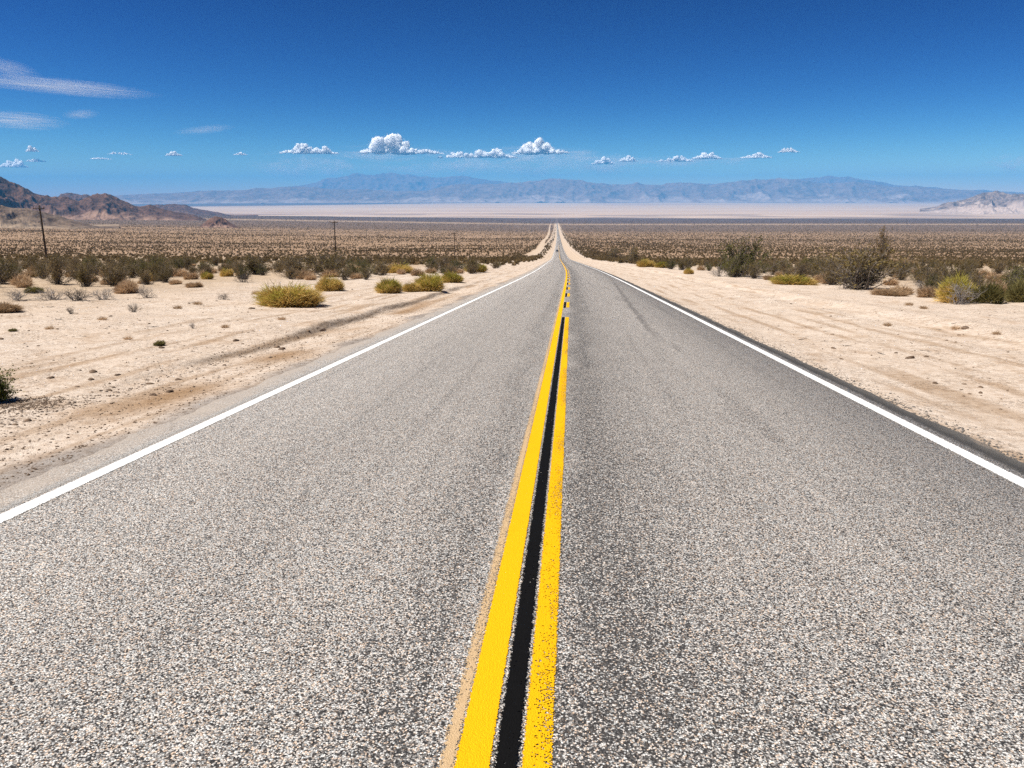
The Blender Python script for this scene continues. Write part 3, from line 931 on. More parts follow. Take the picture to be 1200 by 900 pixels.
def scatter(n, y0, y1, seed):
    rng = np.random.default_rng(seed)
    ly = rng.uniform(math.log(y0), math.log(y1), n)
    y = np.exp(ly); an = rng.uniform(-.86, .72, n)
    x = an * y
    lat = x - road_x(y)
    return rng, x, y, lat


def keep_mask(x, y, lat, margin):
    edgeL = 13.5 + 2.5 * perlin(y / 14., 2.2, 111) - 4.5 * sstep(45, 75, y)
    edgeR = 12.2 + 2.0 * perlin(y / 12., 7.2, 113) + 0.5 * sstep(50, 90, y)
    k = np.where(lat < 0, -lat > edgeL, lat > edgeR)
    k &= (lat > 0) | (y > 34 + 14 * (1 - sstep(.50, .58, -lat / y)))
    k &= (np.abs(lat - track_lat(y)) > 4.0) | (y < 420)
    k &= (lat < -18) | (lat > 0) | (y < 420) | (y > 5200) | (lat > -15) 
    return k


# ---- near individuals
rng, X0, Y0, LA0 = scatter(3200, 30, 330, 900)
dens = np.where(Y0 < 62, .64, .40) * np.exp(1.4 * fbm(X0 / 9., Y0 / 18., 90, 3)) * np.clip((Y0 / 50.) ** 2, .3, 1)
km = keep_mask(X0, Y0, LA0, 0) & (rng.uniform(size=len(X0)) < np.clip(dens, .10, 1))
PX, PY, PZ = project(np.stack([X0, Y0, ground(X0, Y0)], -1))
km &= (PX > -60) & (PX < 1260)
dd = np.sqrt(((X0[:, None] - fx[None, :, 0]) ** 2 + (Y0[:, None] - fx[None, :, 1]) ** 2)) - fx[None, :, 2]
km &= dd.min(1) > .5
X0, Y0, LA0 = X0[km], Y0[km], LA0[km]
o_ = np.argsort(Y0); X0, Y0, LA0 = X0[o_], Y0[o_], LA0[o_]
kx, ky, kl = [], [], []
for x, y, l in zip(X0, Y0, LA0):
    if all((x - a) ** 2 + (y - b) ** 2 > 1.3 ** 2 for a, b in zip(kx, ky)):
        kx.append(x); ky.append(y); kl.append(l)
LIM = 280
protoC = []
for k in range(5):
    o = bpy.data.objects.new('creosote_bush', None)
    protoC.append(o)
n_c = n_b = 0
lastY = 330
cL = 'olive to brown creosote bush in the scrub left of the road'
cR = 'olive to brown creosote bush in the scrub right of the road'
bL = 'small dry brown bush among the scrub left of the road'
bR = 'small dry brown bush among the scrub right of the road'
SMALL = [mound_parts(700 + k, 900, .0, mats=('tan', 'shoot'), h=.6, wid=.012)[0] for k in range(3)]
extra = []
protos = {}
for i, (x, y, l) in enumerate(zip(kx, ky, kl)):
    z = float(ground(x, y))
    small = rng.uniform() < .30
    if (small and n_b >= 110) or (not small and n_c >= LIM):
        extra.append((x, y, z, small)); continue
    if small:
        s = rng.uniform(.6, 1.1); key = ('s', n_b % 3)
    else:
        s = rng.uniform(.75, 1.45) * rng.choice([1, 1, 1, 1.3]); key = ('c', n_c % 5)
    if key not in protos:
        if small:
            o = empty('dry_bush', (x, y, z), bL, 'bush'); obj('dry_blades', SMALL[key[1]], o)
        else:
            o = empty('creosote_bush', (x, y, z), cL, 'bush')
            obj('stems', CREO[key[1]][0], o); obj('foliage', CREO[key[1]][1], o)
        protos[key] = o
    else:
        o = copy_tree(protos[key])
    o.location = (x, y, z); o.rotation_euler = (0, 0, rng.uniform(0, 6.28))
    ww = s * rng.uniform(.85, 1.2)
    o.scale = (ww, ww, s)
    left_ = l < 0
    if small: n_b += 1; tag(o, bL if left_ else bR, 'bush', 'dry bushes left of the road' if left_ else 'dry bushes right of the road')
    else: n_c += 1; tag(o, cL if left_ else cR, 'bush', 'creosote bushes left of the road' if left_ else 'creosote bushes right of the road')
    lastY = y
print('individuals', n_c, n_b, 'to y', lastY, 'rest', len(extra))


def gn_mass(name, pts, sizes, sources, label):
    me = bpy.data.meshes.new(name); me.vertices.add(len(pts)); me.vertices.foreach_set('co', np.asarray(pts, np.float32).ravel())
    a_ = me.attributes.new('size', 'FLOAT', 'POINT'); a_.data.foreach_set('value', np.asarray(sizes, np.float32))
    o = obj(name, me); tag(o, label, 'shrubs', None, 'stuff')
    c_ = bpy.data.collections.new(name + '_sources')
    for k, ms in enumerate(sources):
        so = bpy.data.objects.new(f'scrub_clump', ms); c_.objects.link(so)
    ng = bpy.data.node_groups.new(name, 'GeometryNodeTree')
    ng.interface.new_socket('Geometry', in_out='INPUT', socket_type='NodeSocketGeometry')
    ng.interface.new_socket('Geometry', in_out='OUTPUT', socket_type='NodeSocketGeometry')
    N = ng.nodes; Lk = ng.links
    gi = N.new('NodeGroupInput'); go = N.new('NodeGroupOutput')
    ip = N.new('GeometryNodeInstanceOnPoints'); ci = N.new('GeometryNodeCollectionInfo')
    ci.inputs['Collection'].default_value = c_; ci.inputs['Separate Children'].default_value = True
    ip.inputs['Pick Instance'].default_value = True
    na = N.new('GeometryNodeInputNamedAttribute'); na.data_type = 'FLOAT'; na.inputs[0].default_value = 'size'
    rv = N.new('FunctionNodeRandomValue'); rv.data_type = 'FLOAT_VECTOR'; rv.inputs[0].default_value = (0, 0, 0); rv.inputs[1].default_value = (0, 0, 6.283)
    Lk.new(gi.outputs[0], ip.inputs['Points']); Lk.new(ci.outputs[0], ip.inputs['Instance'])
    Lk.new(rv.outputs[0], ip.inputs['Rotation']); Lk.new(na.outputs[0], ip.inputs['Scale'])
    Lk.new(ip.outputs[0], go.inputs[0])
    md = o.modifiers.new('scatter', 'NODES'); md.node_group = ng
    return o


NS = 420000
rng, X1, Y1, LA1 = scatter(NS, 50, 9000, 901)
km = keep_mask(X1, Y1, LA1, 0)
b1 = lnband(Y1, X1)
wobl = np.exp(.10 * perlin(X1 / Y1 * 2.5, np.log(Y1) * 2, 87))
sz = rng.uniform(.6, 1.35, len(X1)) * (1 + .7 * sstep(300, 2500, Y1) + 1.4 * sstep(2500, 7000, Y1))
cover = np.interp(Y1 * wobl, [50, 90, 160, 300, 480, 620, 820, 950, 1150, 1280, 1450, 1650, 2150, 2500, 2900, 4700, 4800, 5100, 5300, 9000],
                  [.97, .93, .84, .76, .70, .82, .78, .52, .52, .86, .86, .44, .42, .74, .85, .85, .3, .3, .85, .85])
nper = -np.log(1 - cover) * np.maximum(.0155, 1.7 / Y1) / (.50 * sz ** 2)
nper *= np.exp(1.5 * fbm(X1 / 22., Y1 / 60., 89, 3) + .9 * perlin(X1 / 140., Y1 / 400., 88))
nper = nper * np.where(LA1 > 0, 1.6, 1.0)
nearroad = (np.abs(LA1) < 30) & (Y1 > 200)
nper = np.where(nearroad, nper * 3.0, nper)
p = nper / (NS / (math.log(9000 / 50.) * 1.58 * Y1 ** 2))
km &= rng.uniform(size=len(X1)) < p
km &= ~((Y1 < lastY) & (np.abs(X1 / Y1) < .9))
X1, Y1, LA1, sz = X1[km], Y1[km], LA1[km], sz[km]
Z1 = ground(X1, Y1)
tanm = rng.uniform(size=len(X1)) < .24
ex = np.array([e[:3] for e in extra]).reshape(-1, 3); exs = np.array([e[3] for e in extra], bool)
pa = np.concatenate([np.stack([X1, Y1, Z1], -1)[~tanm], ex[~exs]]); sa = np.concatenate([sz[~tanm], rng.uniform(.8, 1.5, (~exs).sum())])
pb_ = np.concatenate([np.stack([X1, Y1, Z1], -1)[tanm], ex[exs]]); sb = np.concatenate([sz[tanm] * .7, rng.uniform(.5, .9, exs.sum())])
print('mass', len(pa), len(pb_))
gn_mass('scrubland', pa, sa, [lod(800 + k, 'scrub') for k in range(6)], 'dark olive desert scrub dotting the plain to the horizon')
gn_mass('dry_scrubland', pb_, sb, [lod(820 + k, 'scrubtan', .8) for k in range(4)], 'dry tan low scrub dotting the plain between darker bushes')

# ---------------------------------------------------------------- stones, clods, litter
def stone_mesh(seed, mat, k=2):
    import bmesh
    bm = bmesh.new(); bmesh.ops.create_icosphere(bm, subdivisions=k, radius=.5)
    V = np.array([v.co[:] for v in bm.verts]); Fc = np.array([[v.index for v in f.verts] for f in bm.faces]); bm.free()
    n = 1 + .45 * perlin(V[:, 0] * 2.2 + seed * 3.1, V[:, 1] * 2.2 + V[:, 2] * 1.7, seed)
    V = V * n[:, None]
    V[:, 2] = np.clip(V[:, 2] * .62, -.12, 1)
    return mesh('stone', V, Fc, M[mat], False)


ST = [stone_mesh(k, 'rockdark') for k in range(5)]; SP = [stone_mesh(20 + k, 'rock', 3) for k in range(3)]


def stone(p, w, me, label, group=None, ar=None):
    o = obj('stone', me, None, p); a_ = ar or random.uniform(.6, 1.0)
    o.scale = (w, w * a_, w * random.uniform(.6, .9)); o.rotation_euler = (0, 0, random.uniform(0, 6.28) if ar is None else .3)
    return tag(o, label, 'stone', group)


def at_px(px, py, w, me, label, group=None, ar=None):
    p = hit(px, py); return stone(p, scale_at(p, w), me, label, group, ar)


at_px(374, 386, 14, SP[0], 'pale grey stone lying in the wash below the sand bank', None, .7)
at_px(324, 407, 8, ST[0], 'brown stone in the wash nearer than the pale grey one', None, .8)
at_px(175, 450, 9, ST[1], 'dark clod on the brown gravel at the left shoulder')
at_px(33, 494, 10, ST[2], 'dark stone at the left shoulder below the cut off green bush')
at_px(18, 498, 8, ST[3], 'dark stone nearest the left picture edge at the shoulder')
at_px(295, 362, 9, ST[4], 'flat dark stone on sand below the big yellow tussock')
at_px(1066, 420, 14, ST[0], 'longest dark flat clod on the sand of the right verge', None, .35)
at_px(1050, 414, 7, ST[1], 'dark clod just left of the longest one on the right verge')
at_px(1132, 385, 11, ST[2], 'dark crumbling clod at the sand ridge on the right verge')
at_px(590, 336, 5, ST[3], 'dark flat scrap lying on the left white line', None, .5)
# scatter of little ones
rg2 = np.random.default_rng(77)
cnt = 0
while cnt < 150:
    if cnt < 95:
        px, py = rg2.uniform(0, 420), rg2.uniform(335, 470)
        grp, lb = 'small stones on the left sand', 'small dark stone among others scattered on the left sand'
    else:
        px, py = rg2.uniform(760, 1200), rg2.uniform(325, 470)
        grp, lb = 'small stones on the right sand', 'small dark stone among others scattered on the right sand'
    q = hit(px, py)
    if q is None: continue
    l = q[0] - float(road_x(q[1]))
    if -5.2 < l < 4.6 or abs(l) > 17: continue
    w = min(rg2.lognormal(-2.75, .42), .16)
    stone(q, w, ST[cnt % 5], lb, grp); cnt += 1


def pebbles(name, n, fn, mat, s0, s1, label, seed):
    rng = np.random.default_rng(seed); S = MB()
    oc = np.array([[1, 0, 0], [-1, 0, 0], [0, 1, 0], [0, -1, 0], [0, 0, 1], [0, 0, -.4]], float)
    of = np.array([[0, 2, 4], [2, 1, 4], [1, 3, 4], [3, 0, 4], [2, 0, 5], [1, 2, 5], [3, 1, 5], [0, 3, 5]])
    x, y = fn(rng, n); z = ground(x, y)
    s = np.exp(rng.uniform(math.log(s0), math.log(s1), n))
    an = rng.uniform(0, 6.28, n)
    J = oc[None] * rng.uniform(.6, 1.35, (n, 6, 1)) * s[:, None, None] * np.array([1, .8, .6])
    ca, sa_ = np.cos(an)[:, None], np.sin(an)[:, None]
    V = np.stack([J[..., 0] * ca - J[..., 1] * sa_ + x[:, None], J[..., 0] * sa_ + J[..., 1] * ca + y[:, None], J[..., 2] + z[:, None]], -1)
    Fc = of[None] + np.arange(n)[:, None, None] * 6
    return tag(obj(name, mesh(name, V.reshape(-1, 3), Fc.reshape(-1, 3), M[mat])), label, 'gravel', None, 'stuff')


def leftfn(rng, n):
    y = np.exp(rng.uniform(math.log(4.5), math.log(45), n)); lat = -(4.35 + np.abs(rng.normal(0, 1.1, n)))
    return lat + road_x(y), y
def sandfn(rng, n):
    y = np.exp(rng.uniform(math.log(6), math.log(70), n)); s = np.where(rng.uniform(size=n) < .62, -1, 1)
    lat = s * (4.9 + rng.uniform(0, 12, n)); return lat + road_x(y), y
def bankfn(rng, n):
    y = np.exp(rng.uniform(math.log(7), math.log(40), n)); lat = -(5.95 + np.abs(rng.normal(0, .18, n))); return lat + road_x(y), y


pebbles('gravel', 3400, leftfn, 'rockdark', .006, .022, 'fine dark grit strewn along the left shoulder of the road', 1)
pebbles('gravel', 4200, sandfn, 'rockdark', .006, .030, 'fine dark pebbles and crumbs strewn over the pale sand', 2)
pebbles('gravel', 800, bankfn, 'rock', .008, .03, 'crumbled earth at the foot of the left bank', 3)
def lipfn(rng, n):
    y = np.exp(rng.uniform(math.log(4.5), math.log(40), n)); lat = 3.93 + np.abs(rng.normal(0, .14, n)); return lat + road_x(y), y
M['crumb'] = plainmat('asphalt_crumbs', (.03, .029, .028), (.20, .18, .16), 25)
pebbles('gravel', 2600, lipfn, 'crumb', .006, .024, 'broken asphalt crumbs along the right road edge', 6)
# leaf litter under the cut-off bush
p = hit(28, 474)
def litfn(rng, n):
    return p[0] + rng.normal(0, .30, n), p[1] + rng.normal(0, .28, n)
lo = pebbles('leaf_litter', 1900, litfn, 'litter', .006, .020, 'grey brown leaf litter under the green bush at the left picture edge', 4)
lo['category'] = 'litter'
# loose dead sticks
def stick_mesh(seed):
    rng = np.random.default_rng(seed); S = MB(); p0 = np.array([-.5, 0, .03]); pts = [p0]
    for k in range(5): pts.append(pts[-1] + np.array([.2, rng.normal(0, .06), rng.normal(0, .02)]))
    pts = np.array(pts); pts[:, 2] = np.clip(pts[:, 2], .0, .1)
    S.tube(pts, np.linspace(.035, .018, 6), 4, True)
    S.tube(np.array([pts[2], pts[2] + [.12, .12, .03], pts[2] + [.22, .2, .05]]), [.02, .015, .008], 4, True)
    return S.mesh('stick', M['deaddark'])
SK = [stick_mesh(k) for k in range(4)]
k = 0
while k < 20:
    px, py = (rg2.uniform(0, 320), rg2.uniform(345, 400)) if k < 12 else (rg2.uniform(900, 1190), rg2.uniform(350, 450))
    q = hit(px, py); l = q[0] - float(road_x(q[1]))
    if -6.5 < l < 5 or abs(l) > 17: continue
    o = obj('stick', SK[k % 4], None, q); w = rg2.uniform(.14, .34); o.scale = (w, w, w * .8); o.rotation_euler = (0, 0, rg2.uniform(0, 6.28))
    s_ = 'left' if k < 12 else 'right'
    tag(o, f'dry dark stick lying among others on the {s_} sand', 'stick', f'sticks on the {s_} sand'); k += 1

# ---------------------------------------------------------------- utility poles
def utility_pole(p, H, rz, label):
    o = empty('utility_pole', p, label, 'utility pole', 'utility poles along the service track', rz)
    S = MB(); S.tube(np.array([[0, 0, -.3], [0, 0, H * .5], [0, 0, H]]), [.17, .145, .115], 8, True); S.build('pole', M['pole'], o, True)
    S = MB(); S.box((0, -.16, H - .45), (2.4, .11, .13)); arm = S.build('crossarm', M['pole'], o)
    for x in (-1.1, -.55, .55, 1.1):
        S = MB(); S.tube(np.array([[x, -.16, H - .39], [x, -.16, H - .30], [x, -.16, H - .28], [x, -.16, H - .18], [x, -.16, H - .14]]), [.02, .02, .06, .055, .03], 8, True)
        S.build('insulator', M['insul'], arm, True)
    for s in (-1, 1):
        S = MB(); S.tube(np.array([[s * .62, -.16, H - .5], [s * .08, -.17, H - 1.05]]), [.025, .025], 4, True); S.build('brace', M['pole'], o)
    return o


POLES = [(57, 318, 74, 'tall dark wooden utility pole with crossarm at far left, biggest of the row'),
         (394, 304, 46, 'second largest utility pole, standing behind the dense dark green creosote'),
         (533, 296, 31, 'third utility pole from the left, halfway between big tussocks and road'),
         (564, 291.5, 20, 'fourth utility pole from the left, just right of the third'),
         (582, 288.5, 16, 'fifth utility pole from the left in the receding row'),
         (594, 285.5, 14, 'sixth utility pole from the left in the receding row'),
         (611, 281.5, 11, 'seventh utility pole from the left, close to the far road'),
         (618, 279, 9, 'last small utility pole of the row beside the far service track')]
for px, py, hp, lb in POLES:
    q = hit(px, py); D_ = project(q)[2]
    d_ = ray(px, py); d_ = d_ / math.hypot(d_[0], d_[1])
    D_ = 9.6 * F / hp / float(d_[:2] @ fwd[:2]) * 1.02
    x, y = d_[0] * D_, d_[1] * D_
    z = float(ground(x, y))
    utility_pole((x, y, z), 8.9 if hp == 74 else 10.0, -.28, lb)

# ---------------------------------------------------------------- the distant car
def car(p, rz):
    o = empty('car', p, 'small dark car far away on the road driving towards the viewer', 'car', None, rz)
    def paintm(n, c, r, s=.5): 
        t = NT(n); return t.done(t.bsdf(c, r, s))
    body_m = paintm('dark_blue_car_paint', (.02, .025, .04), .3); glass = paintm('car_glass', (.015, .018, .02), .08)
    rub = paintm('tyre_rubber', (.02, .02, .02), .8); rimm = paintm('alloy_rim', (.5, .5, .52), .3); lampm = paintm('headlight_glass', (.75, .75, .72), .15)
    prof = [(-2.25, .35, .62), (-2.2, .30, .82), (-1.3, .28, .98), (-.7, .28, 1.02), (.9, .28, 1.04), (1.75, .28, 1.05), (2.2, .30, .95), (2.25, .38, .7)]
    def loft(secs, name, mat, par):
        S = MB(); V = []
        for (yy, w0, w1, z0, z1) in secs: V += [(-w0, yy, z0), (w0, yy, z0), (w1, yy, z1), (-w1, yy, z1)]
        n = len(secs); q = []
        for i in range(n - 1):
            for k in range(4): a_, b_ = i * 4 + k, i * 4 + (k + 1) % 4; q.append((a_, b_, b_ + 4, a_ + 4))
        q += [(3, 2, 1, 0), (n * 4 - 4, n * 4 - 3, n * 4 - 2, n * 4 - 1)]
        S.add(V, f4=q); return S.build(name, mat, par)
    b = loft([(yy, .86 if abs(yy) < 2.2 else .78, .90 if abs(yy) < 2.2 else .8, z0, z1) for yy, z0, z1 in prof], 'body', body_m, o)
    loft([(-1.0, .80, .66, 1.0, 1.05), (-.35, .80, .60, 1.02, 1.44), (.75, .80, .60, 1.03, 1.48), (1.55, .80, .66, 1.04, 1.08)], 'cabin_glass', glass, o)
    loft([(-.30, .615, .58, 1.443, 1.49), (.2, .62, .58, 1.47, 1.52), (.74, .615, .58, 1.487, 1.52)], 'roof_panel', body_m, o)
    for sx_ in (-1, 1):
        for yy in (-1.4, 1.38):
            S = MB(); S.tube(np.array([[sx_ * .72, yy, .33], [sx_ * .93, yy, .33]]), [.33, .33], 16, True); wv = S.build('wheel', rub, o)
            S = MB(); S.tube(np.array([[sx_ * .90, yy, .33], [sx_ * .945, yy, .33]]), [.2, .19], 12, True); S.build('rim', rimm, wv)
        S = MB(); S.box((sx_ * .60, -2.245, .70), (.34, .06, .14)); S.build('headlight', lampm, o)
        S = MB(); S.box((sx_ * .97, -.62, 1.08), (.16, .10, .12)); S.build('mirror', body_m, o)
    S = MB(); S.box((0, -2.27, .52), (.9, .03, .16)); S.build('grille', rub, o)
    S = MB(); S.box((0, -2.29, .42), (.32, .015, .12)); S.build('number_plate', lampm, o)
    return o


cy_ = 560.0; cl_ = -1.7
car((cl_ + float(road_x(cy_)), cy_, float(road_top(cl_, cy_)) + .005), .018)

# ---------------------------------------------------------------- sky, sun, haze
SUN_EL, SUN_AZ = R(57), R(-108)        # azimuth clockwise from +Y
w = bpy.data.worlds.new('World'); scene.world = w; w.use_nodes = True
nt = w.node_tree; nt.nodes.clear()
sky = nt.nodes.new('ShaderNodeTexSky'); sky.sky_type = 'NISHITA'; sky.sun_disc = False
sky.sun_elevation = SUN_EL; sky.sun_rotation = SUN_AZ % (2 * math.pi)
sky.altitude = 2500; sky.air_density = 1.0; sky.dust_density = 0.0; sky.ozone_density = 8.0
bg = nt.nodes.new('ShaderNodeBackground'); bg.inputs[1].default_value = 0.06
ow = nt.nodes.new('ShaderNodeOutputWorld')
# deep, polarised desert blue: contrast and tint per channel
spc = nt.nodes.new('ShaderNodeSeparateColor'); cmb = nt.nodes.new('ShaderNodeCombineColor')
nt.links.new(sky.outputs[0], spc.inputs[0])
for q_, (g_, t_) in enumerate(((3.2, 1.6), (2.75, .80), (2.2, .60))):
    m1 = nt.nodes.new('ShaderNodeMath'); m1.operation = 'DIVIDE'; m1.inputs[1].default_value = 5.0
    m2 = nt.nodes.new('ShaderNodeMath'); m2.operation = 'POWER'; m2.inputs[1].default_value = g_
    m3 = nt.nodes.new('ShaderNodeMath'); m3.operation = 'MULTIPLY'; m3.inputs[1].default_value = 5.0 * t_
    nt.links.new(spc.outputs[q_], m1.inputs[0]); nt.links.new(m1.outputs[0], m2.inputs[0]); nt.links.new(m2.outputs[0], m3.inputs[0])
    nt.links.new(m3.outputs[0], cmb.inputs[q_])
nt.links.new(cmb.outputs[0], bg.inputs[0]); nt.links.new(bg.outputs[0], ow.inputs[0])
sl = bpy.data.lights.new('sun', 'SUN'); sl.energy = 4.6; sl.angle = R(.53); sl.color = (1.0, .955, .89)
so = bpy.data.objects.new('sun', sl); COL.objects.link(so)
sd_ = np.array([math.sin(SUN_AZ) * math.cos(SUN_EL), math.cos(SUN_AZ) * math.cos(SUN_EL), math.sin(SUN_EL)])
from mathutils import Vector
so.rotation_euler = Vector(-sd_).to_track_quat('-Z', 'Y').to_euler()

HB = MB(); HTOP = max(float(np.max([v.co.z for v in o.data.vertices])) for o in bpy.data.objects if o.name.startswith('mountains')) + 20.0
HBOT = -312.0
HB.box((0, 22500, (HTOP + HBOT) / 2), (90000, 57000, HTOP - HBOT))
hz = HB.build('haze', None)
hm = bpy.data.materials.new('haze_air'); hm.use_nodes = True; hm.node_tree.nodes.clear()
pv = hm.node_tree.nodes.new('ShaderNodeVolumePrincipled'); ho = hm.node_tree.nodes.new('ShaderNodeOutputMaterial')
pv.inputs['Color'].default_value = (.09, .47, .97, 1); pv.inputs['Density'].default_value = 3.2e-5
hm.node_tree.links.new(pv.outputs[0], ho.inputs['Volume'])
hz.data.materials.clear(); hz.data.materials.append(hm)
tag(hz, 'pale blue desert haze filling the basin', 'haze', None, 'stuff')

# clouds: lumpy heaps of lit vapour far beyond the ranges
def cloudmat(name, dens, noise=None):
    m = bpy.data.materials.new(name); m.use_nodes = True; t_ = m.node_tree; t_.nodes.clear()
    pv = t_.nodes.new('ShaderNodeVolumePrincipled'); ho = t_.nodes.new('ShaderNodeOutputMaterial')
    pv.inputs['Color'].default_value = (1, .985, .97, 1); pv.inputs['Density'].default_value = dens
    pv.inputs['Anisotropy'].default_value = 0.0
    if noise:
        tc = t_.nodes.new('ShaderNodeTexCoord'); mp = t_.nodes.new('ShaderNodeMapping'); mp.inputs['Scale'].default_value = noise
        nz = t_.nodes.new('ShaderNodeTexNoise'); nz.inputs['Scale'].default_value = 1.0; nz.inputs['Detail'].default_value = 5; nz.inputs['Roughness'].default_value = .62; nz.inputs['Distortion'].default_value = .6
        mr = t_.nodes.new('ShaderNodeMapRange'); mr.inputs[1].default_value = .48; mr.inputs[2].default_value = .72; mr.inputs[4].default_value = dens
        ln = t_.nodes.new('ShaderNodeVectorMath'); ln.operation = 'LENGTH'
        fo = t_.nodes.new('ShaderNodeMapRange'); fo.inputs[1].default_value = 1.0; fo.inputs[2].default_value = .15
        mu = t_.nodes.new('ShaderNodeMath'); mu.operation = 'MULTIPLY'
        L_ = t_.links.new
        L_(tc.outputs['Object'], mp.inputs[0]); L_(mp.outputs[0], nz.inputs['Vector']); L_(nz.outputs['Fac'], mr.inputs[0])
        L_(tc.outputs['Object'], ln.inputs[0]); L_(ln.outputs['Value'], fo.inputs[0])
        L_(mr.outputs[0], mu.inputs[0]); L_(fo.outputs[0], mu.inputs[1]); L_(mu.outputs[0], pv.inputs['Density'])
    t_.links.new(pv.outputs[0], ho.inputs['Volume'])
    return m


def puffmat(name):
    t = NT(name)
    b = t.bsdf((.99, .97, .94), 1.0, 0.0)
    b.inputs['Subsurface Weight'].default_value = 1.0
    b.inputs['Subsurface Radius'].default_value = (1, 1, 1)
    b.inputs['Subsurface Scale'].default_value = 1300.0
    return t.done(b)


def wispmat(name):
    t = NT(name)
    d = t.n('ShaderNodeBsdfDiffuse'); d.inputs[0].default_value = (.97, .965, .955, 1)
    tr = t.n('ShaderNodeBsdfTranslucent'); tr.inputs[0].default_value = (.97, .965, .955, 1)
    mx = t.n('ShaderNodeMixShader', in_0=.5); t.l(d.outputs[0], mx.inputs[1]); t.l(tr.outputs[0], mx.inputs[2])
    tp = t.n('ShaderNodeBsdfTransparent')
    m2 = t.n('ShaderNodeMixShader', in_0=.45); t.l(mx.outputs[0], m2.inputs[1]); t.l(tp.outputs[0], m2.inputs[2])
    return t.done(m2)


CW = wispmat('cloud_wisps')
CM = puffmat('cloud_vapour'); CT = cloudmat('thin_cloud_vapour', .00055)
CLOUD_D = 68000.0


def cloud_mesh(w, h, seed, flat=.12):
    rng = np.random.default_rng(seed)
    import bmesh
    bm = bmesh.new()
    w *= 1.12; h *= 1.06 if w > 30 * CLOUD_D / F else .85
    n = int(16 + 16 * w / max(h, 1))
    n = min(n, 80)
    hump = rng.uniform(0, 10)
    from mathutils import Matrix
    for i in range(n):
        u = rng.uniform(-1, 1)
        env = (1 - abs(u) ** 2.6) * (.45 + .75 * abs(perlin(u * 1.9 + hump, .5, seed)) + .1)
        env = min(max(env, .16), 1)
        r = h * rng.uniform(.12, .27) * (.5 + .6 * env)
        zc = rng.uniform(.0, max(h * env - r, .02 * h))
        bmesh.ops.create_icosphere(bm, subdivisions=3, radius=r, matrix=Matrix.Translation((u * (w / 2 - r * .7), rng.uniform(-.3, .3) * min(w, 2.2 * h), zc)))
    tmp = bpy.data.meshes.new('tmp'); bm.to_mesh(tmp); bm.free()
    to = bpy.data.objects.new('tmp', tmp); COL.objects.link(to)
    md = to.modifiers.new('r', 'REMESH'); md.mode = 'VOXEL'; md.voxel_size = max(h / 46.0, w / 200.0)
    dg = bpy.context.evaluated_depsgraph_get(); ev = to.evaluated_get(dg); em = ev.to_mesh()
    V = np.empty(len(em.vertices) * 3); em.vertices.foreach_get('co', V); V = V.reshape(-1, 3)
    N = np.empty(len(em.vertices) * 3); em.vertices.foreach_get('normal', N); N = N.reshape(-1, 3)
    F_ = [list(p_.vertices) for p_ in em.polygons]
    ev.to_mesh_clear(); bpy.data.objects.remove(to); bpy.data.meshes.remove(tmp)
    q = h * .16
    d_ = fbm(V[:, 0] / q + V[:, 1] * .6 / q, V[:, 2] / q - V[:, 1] * .5 / q, seed, 5, .6)
    V = V + N * (d_ * h * .17)[:, None]
    V[:, 2] = np.where(V[:, 2] < flat * h, flat * h + (V[:, 2] - flat * h) * .25, V[:, 2])
    # ragged skin of small wisps all over the heap
    m_ = int(min(9000, 260 * w / h + 1800))
    pk = rng.integers(0, len(V), m_)
    P = V[pk] + N[pk] * (np.abs(rng.normal(0, .055, (m_, 1))) - .01) * h + rng.normal(0, .012, (m_, 3)) * h
    P[:, 2] = np.maximum(P[:, 2], flat * h * .8)
    T, TF = tris(rng, P, .030 * h)
    me_ = mesh('cloud', np.concatenate([V, T]), F_ + [list(f_) for f_ in (TF + len(V))], None, True)
    me_.polygons.foreach_set('material_index', np.concatenate([np.zeros(len(F_), np.int32), np.ones(m_, np.int32)]))
    return me_


def sky_at(px, py, D):
    d = ray(px, py); d = d / math.hypot(d[0], d[1]); return CAM + d * D


def cloud(px, base, wpx, hpx, seed, label, mat=None, D=CLOUD_D):
    p = sky_at(px, base, D); k = D / F
    o = obj('cloud', cloud_mesh(wpx * k, hpx * k, seed), None, p)
    o.rotation_euler = (0, 0, YAW - math.atan((px - 600) / F)); o.data.materials.append(mat or CM); o.data.materials.append(CW)
    return tag(o, label, 'cloud')


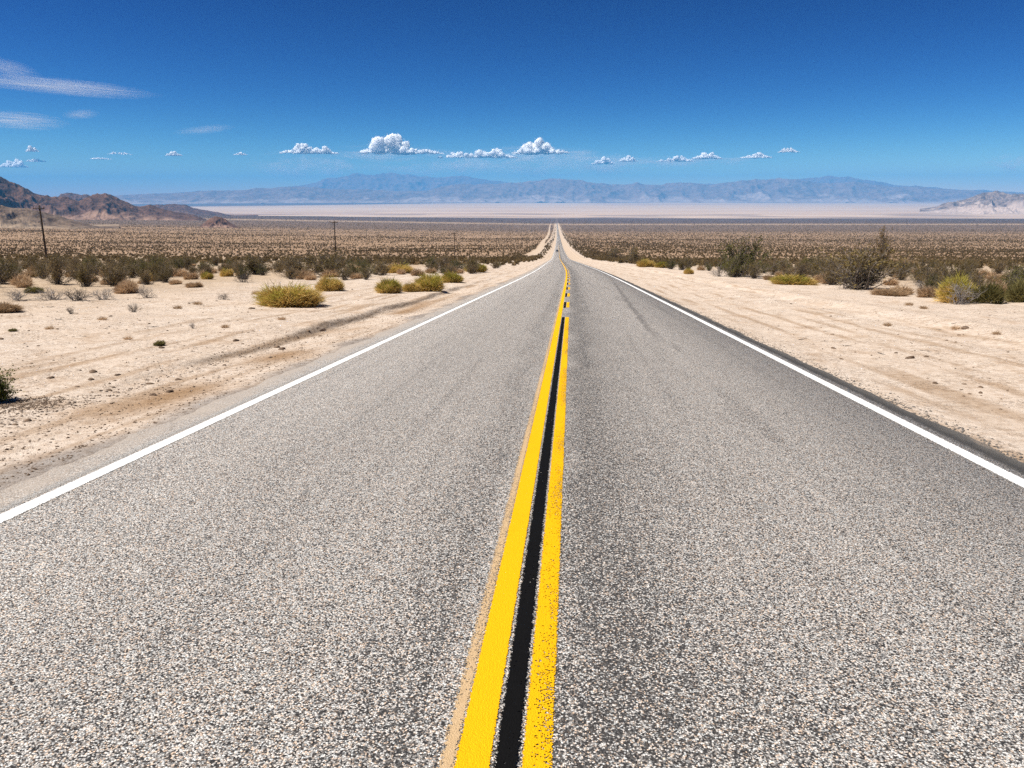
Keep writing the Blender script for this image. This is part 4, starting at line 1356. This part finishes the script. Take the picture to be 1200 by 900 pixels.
for a_ in [(363, 181, 56, 12, 1, 'flat topped white cloud on its own, left of the tall heap clouds'),
           (456, 182, 56, 23, 2, 'tall puffy white cloud heap, left of the two biggest'),
           (496, 181, 44, 9, 3, 'low white tail of cloud right of the left heap'),
           (560, 186, 80, 13, 4, 'long low white cloud between the two tall heaps'),
           (630, 182, 50, 21, 5, 'tall puffy white cloud heap, above the far end of the road'),
           (661, 180, 12, 5, 6, 'small white puff just right of the heap above the road'),
           (707, 193, 24, 11, 7, 'small twin topped white cloud right of the heap above the road'),
           (736, 190, 20, 9, 8, 'small white cloud next to the twin topped one'),
           (792, 190, 38, 7, 9, 'thin flat white cloud, longest of those at right'),
           (828, 187, 30, 9, 10, 'white cloud above the right end of the thin flat one'),
           (886, 186, 30, 8, 11, 'compact bright white cloud at right, over the pale patch of mountain'),
           (924, 179, 20, 6, 12, 'small bright cloud farthest to the right of the row'),
           (204, 183, 15, 6, 13, 'small bright white puff above the left hills'),
           (38, 178, 10, 7, 14, 'small white puff high above the dark hill at left'),
           (42, 190, 16, 5, 15, 'flat little cloud beneath the white puff at left'),
           (16, 197, 22, 12, 16, 'faint ragged cloud nearest the dark hill top at left'),
           (118, 187, 18, 4, 17, 'tiny flat cloud just below the thin streak above the left hills'),
           (141, 181, 22, 3, 18, 'thin streak of cloud above the left hills'),
           (282, 182, 14, 4, 19, 'tiny flat cloud left of the flat topped one')]:
    cloud(*a_)
VEILS = []
for a_ in [(352, 206, 80, 22, 30, 'faint pinkish cloud bank resting low over the mountains at left'),
           (392, 206, 34, 16, 31, 'faint pinkish cloud hump right of the low bank'),
           (505, 206, 130, 16, 32, 'faint wide cloud bank beneath the left heap'),
           (545, 203, 40, 20, 33, 'faint cloud hump beneath the long low cloud'),
           (640, 205, 150, 24, 34, 'wide grey hazy cloud bank below the heap above the road'),
           (456, 186, 110, 12, 36, 'thin haze of cloud along the foot of the left heap'),
           (625, 187, 110, 12, 37, 'thin haze of cloud along the foot of the heap above the road'),
           (810, 193, 110, 8, 38, 'thin haze of cloud beneath the flat clouds at right'),
           (720, 200, 110, 14, 39, 'faint grey cloud bank below the twin topped cloud'),
           (1190, 198, 40, 12, 35, 'faint pink cloud at the right picture edge')]:
    VEILS.append(a_)


def cirrus(px, py, wpx, hpx, tilt, label, dens, ns=(1.6, 4, 11), D=36000.0):
    p = sky_at(px, py, D); k = D / F
    import bmesh
    bm = bmesh.new(); bmesh.ops.create_icosphere(bm, subdivisions=4, radius=1.0)
    me = bpy.data.meshes.new('cirrus_cloud'); bm.to_mesh(me); bm.free()
    o = obj('cirrus_cloud', me, None, p); o.scale = (wpx * k / 2, 1500, hpx * k / 2)
    o.rotation_euler = (0, tilt, YAW - math.atan((px - 600) / F)); me.materials.append(cloudmat('cirrus_vapour', dens, ns))
    return tag(o, label, 'cloud')


for px, py, w_, h_, sd, lb in VEILS:
    cirrus(px, py - h_ * .5, w_ * 1.5, h_ * 1.7, 0, lb, .0018, (1.9 + sd % 3 * .4, 1.5, 1.7 + sd % 2 * .5), 76000.0)
cirrus(66, 101, 190, 15, .035, 'longest thin white wisp of cloud high at left', .0030)
cirrus(18, 141, 95, 18, .03, 'feathery wisp of cloud below the longest wisp at left', .0027)
cirrus(95, 134, 36, 8, -.1, 'small faint wisp between the two feathery ones at left', .0018)
cirrus(8, 80, 60, 16, .2, 'faint wisp cut by the left picture edge above the longest wisp', .0014)
cirrus(240, 152, 66, 8, -.12, 'faint thin wisp in the middle of the left sky', .0013)

vs = scene.view_settings
vs.view_transform = 'Standard'; vs.look = 'None'; vs.exposure = 0.65; vs.gamma = 1.0; vs.use_curve_mapping = False
scene.cycles.use_denoising = False
scene.cycles.use_adaptive_sampling = False
scene.cycles.max_bounces = 6
scene.cycles.volume_bounces = 3
scene.cycles.transparent_max_bounces = 8
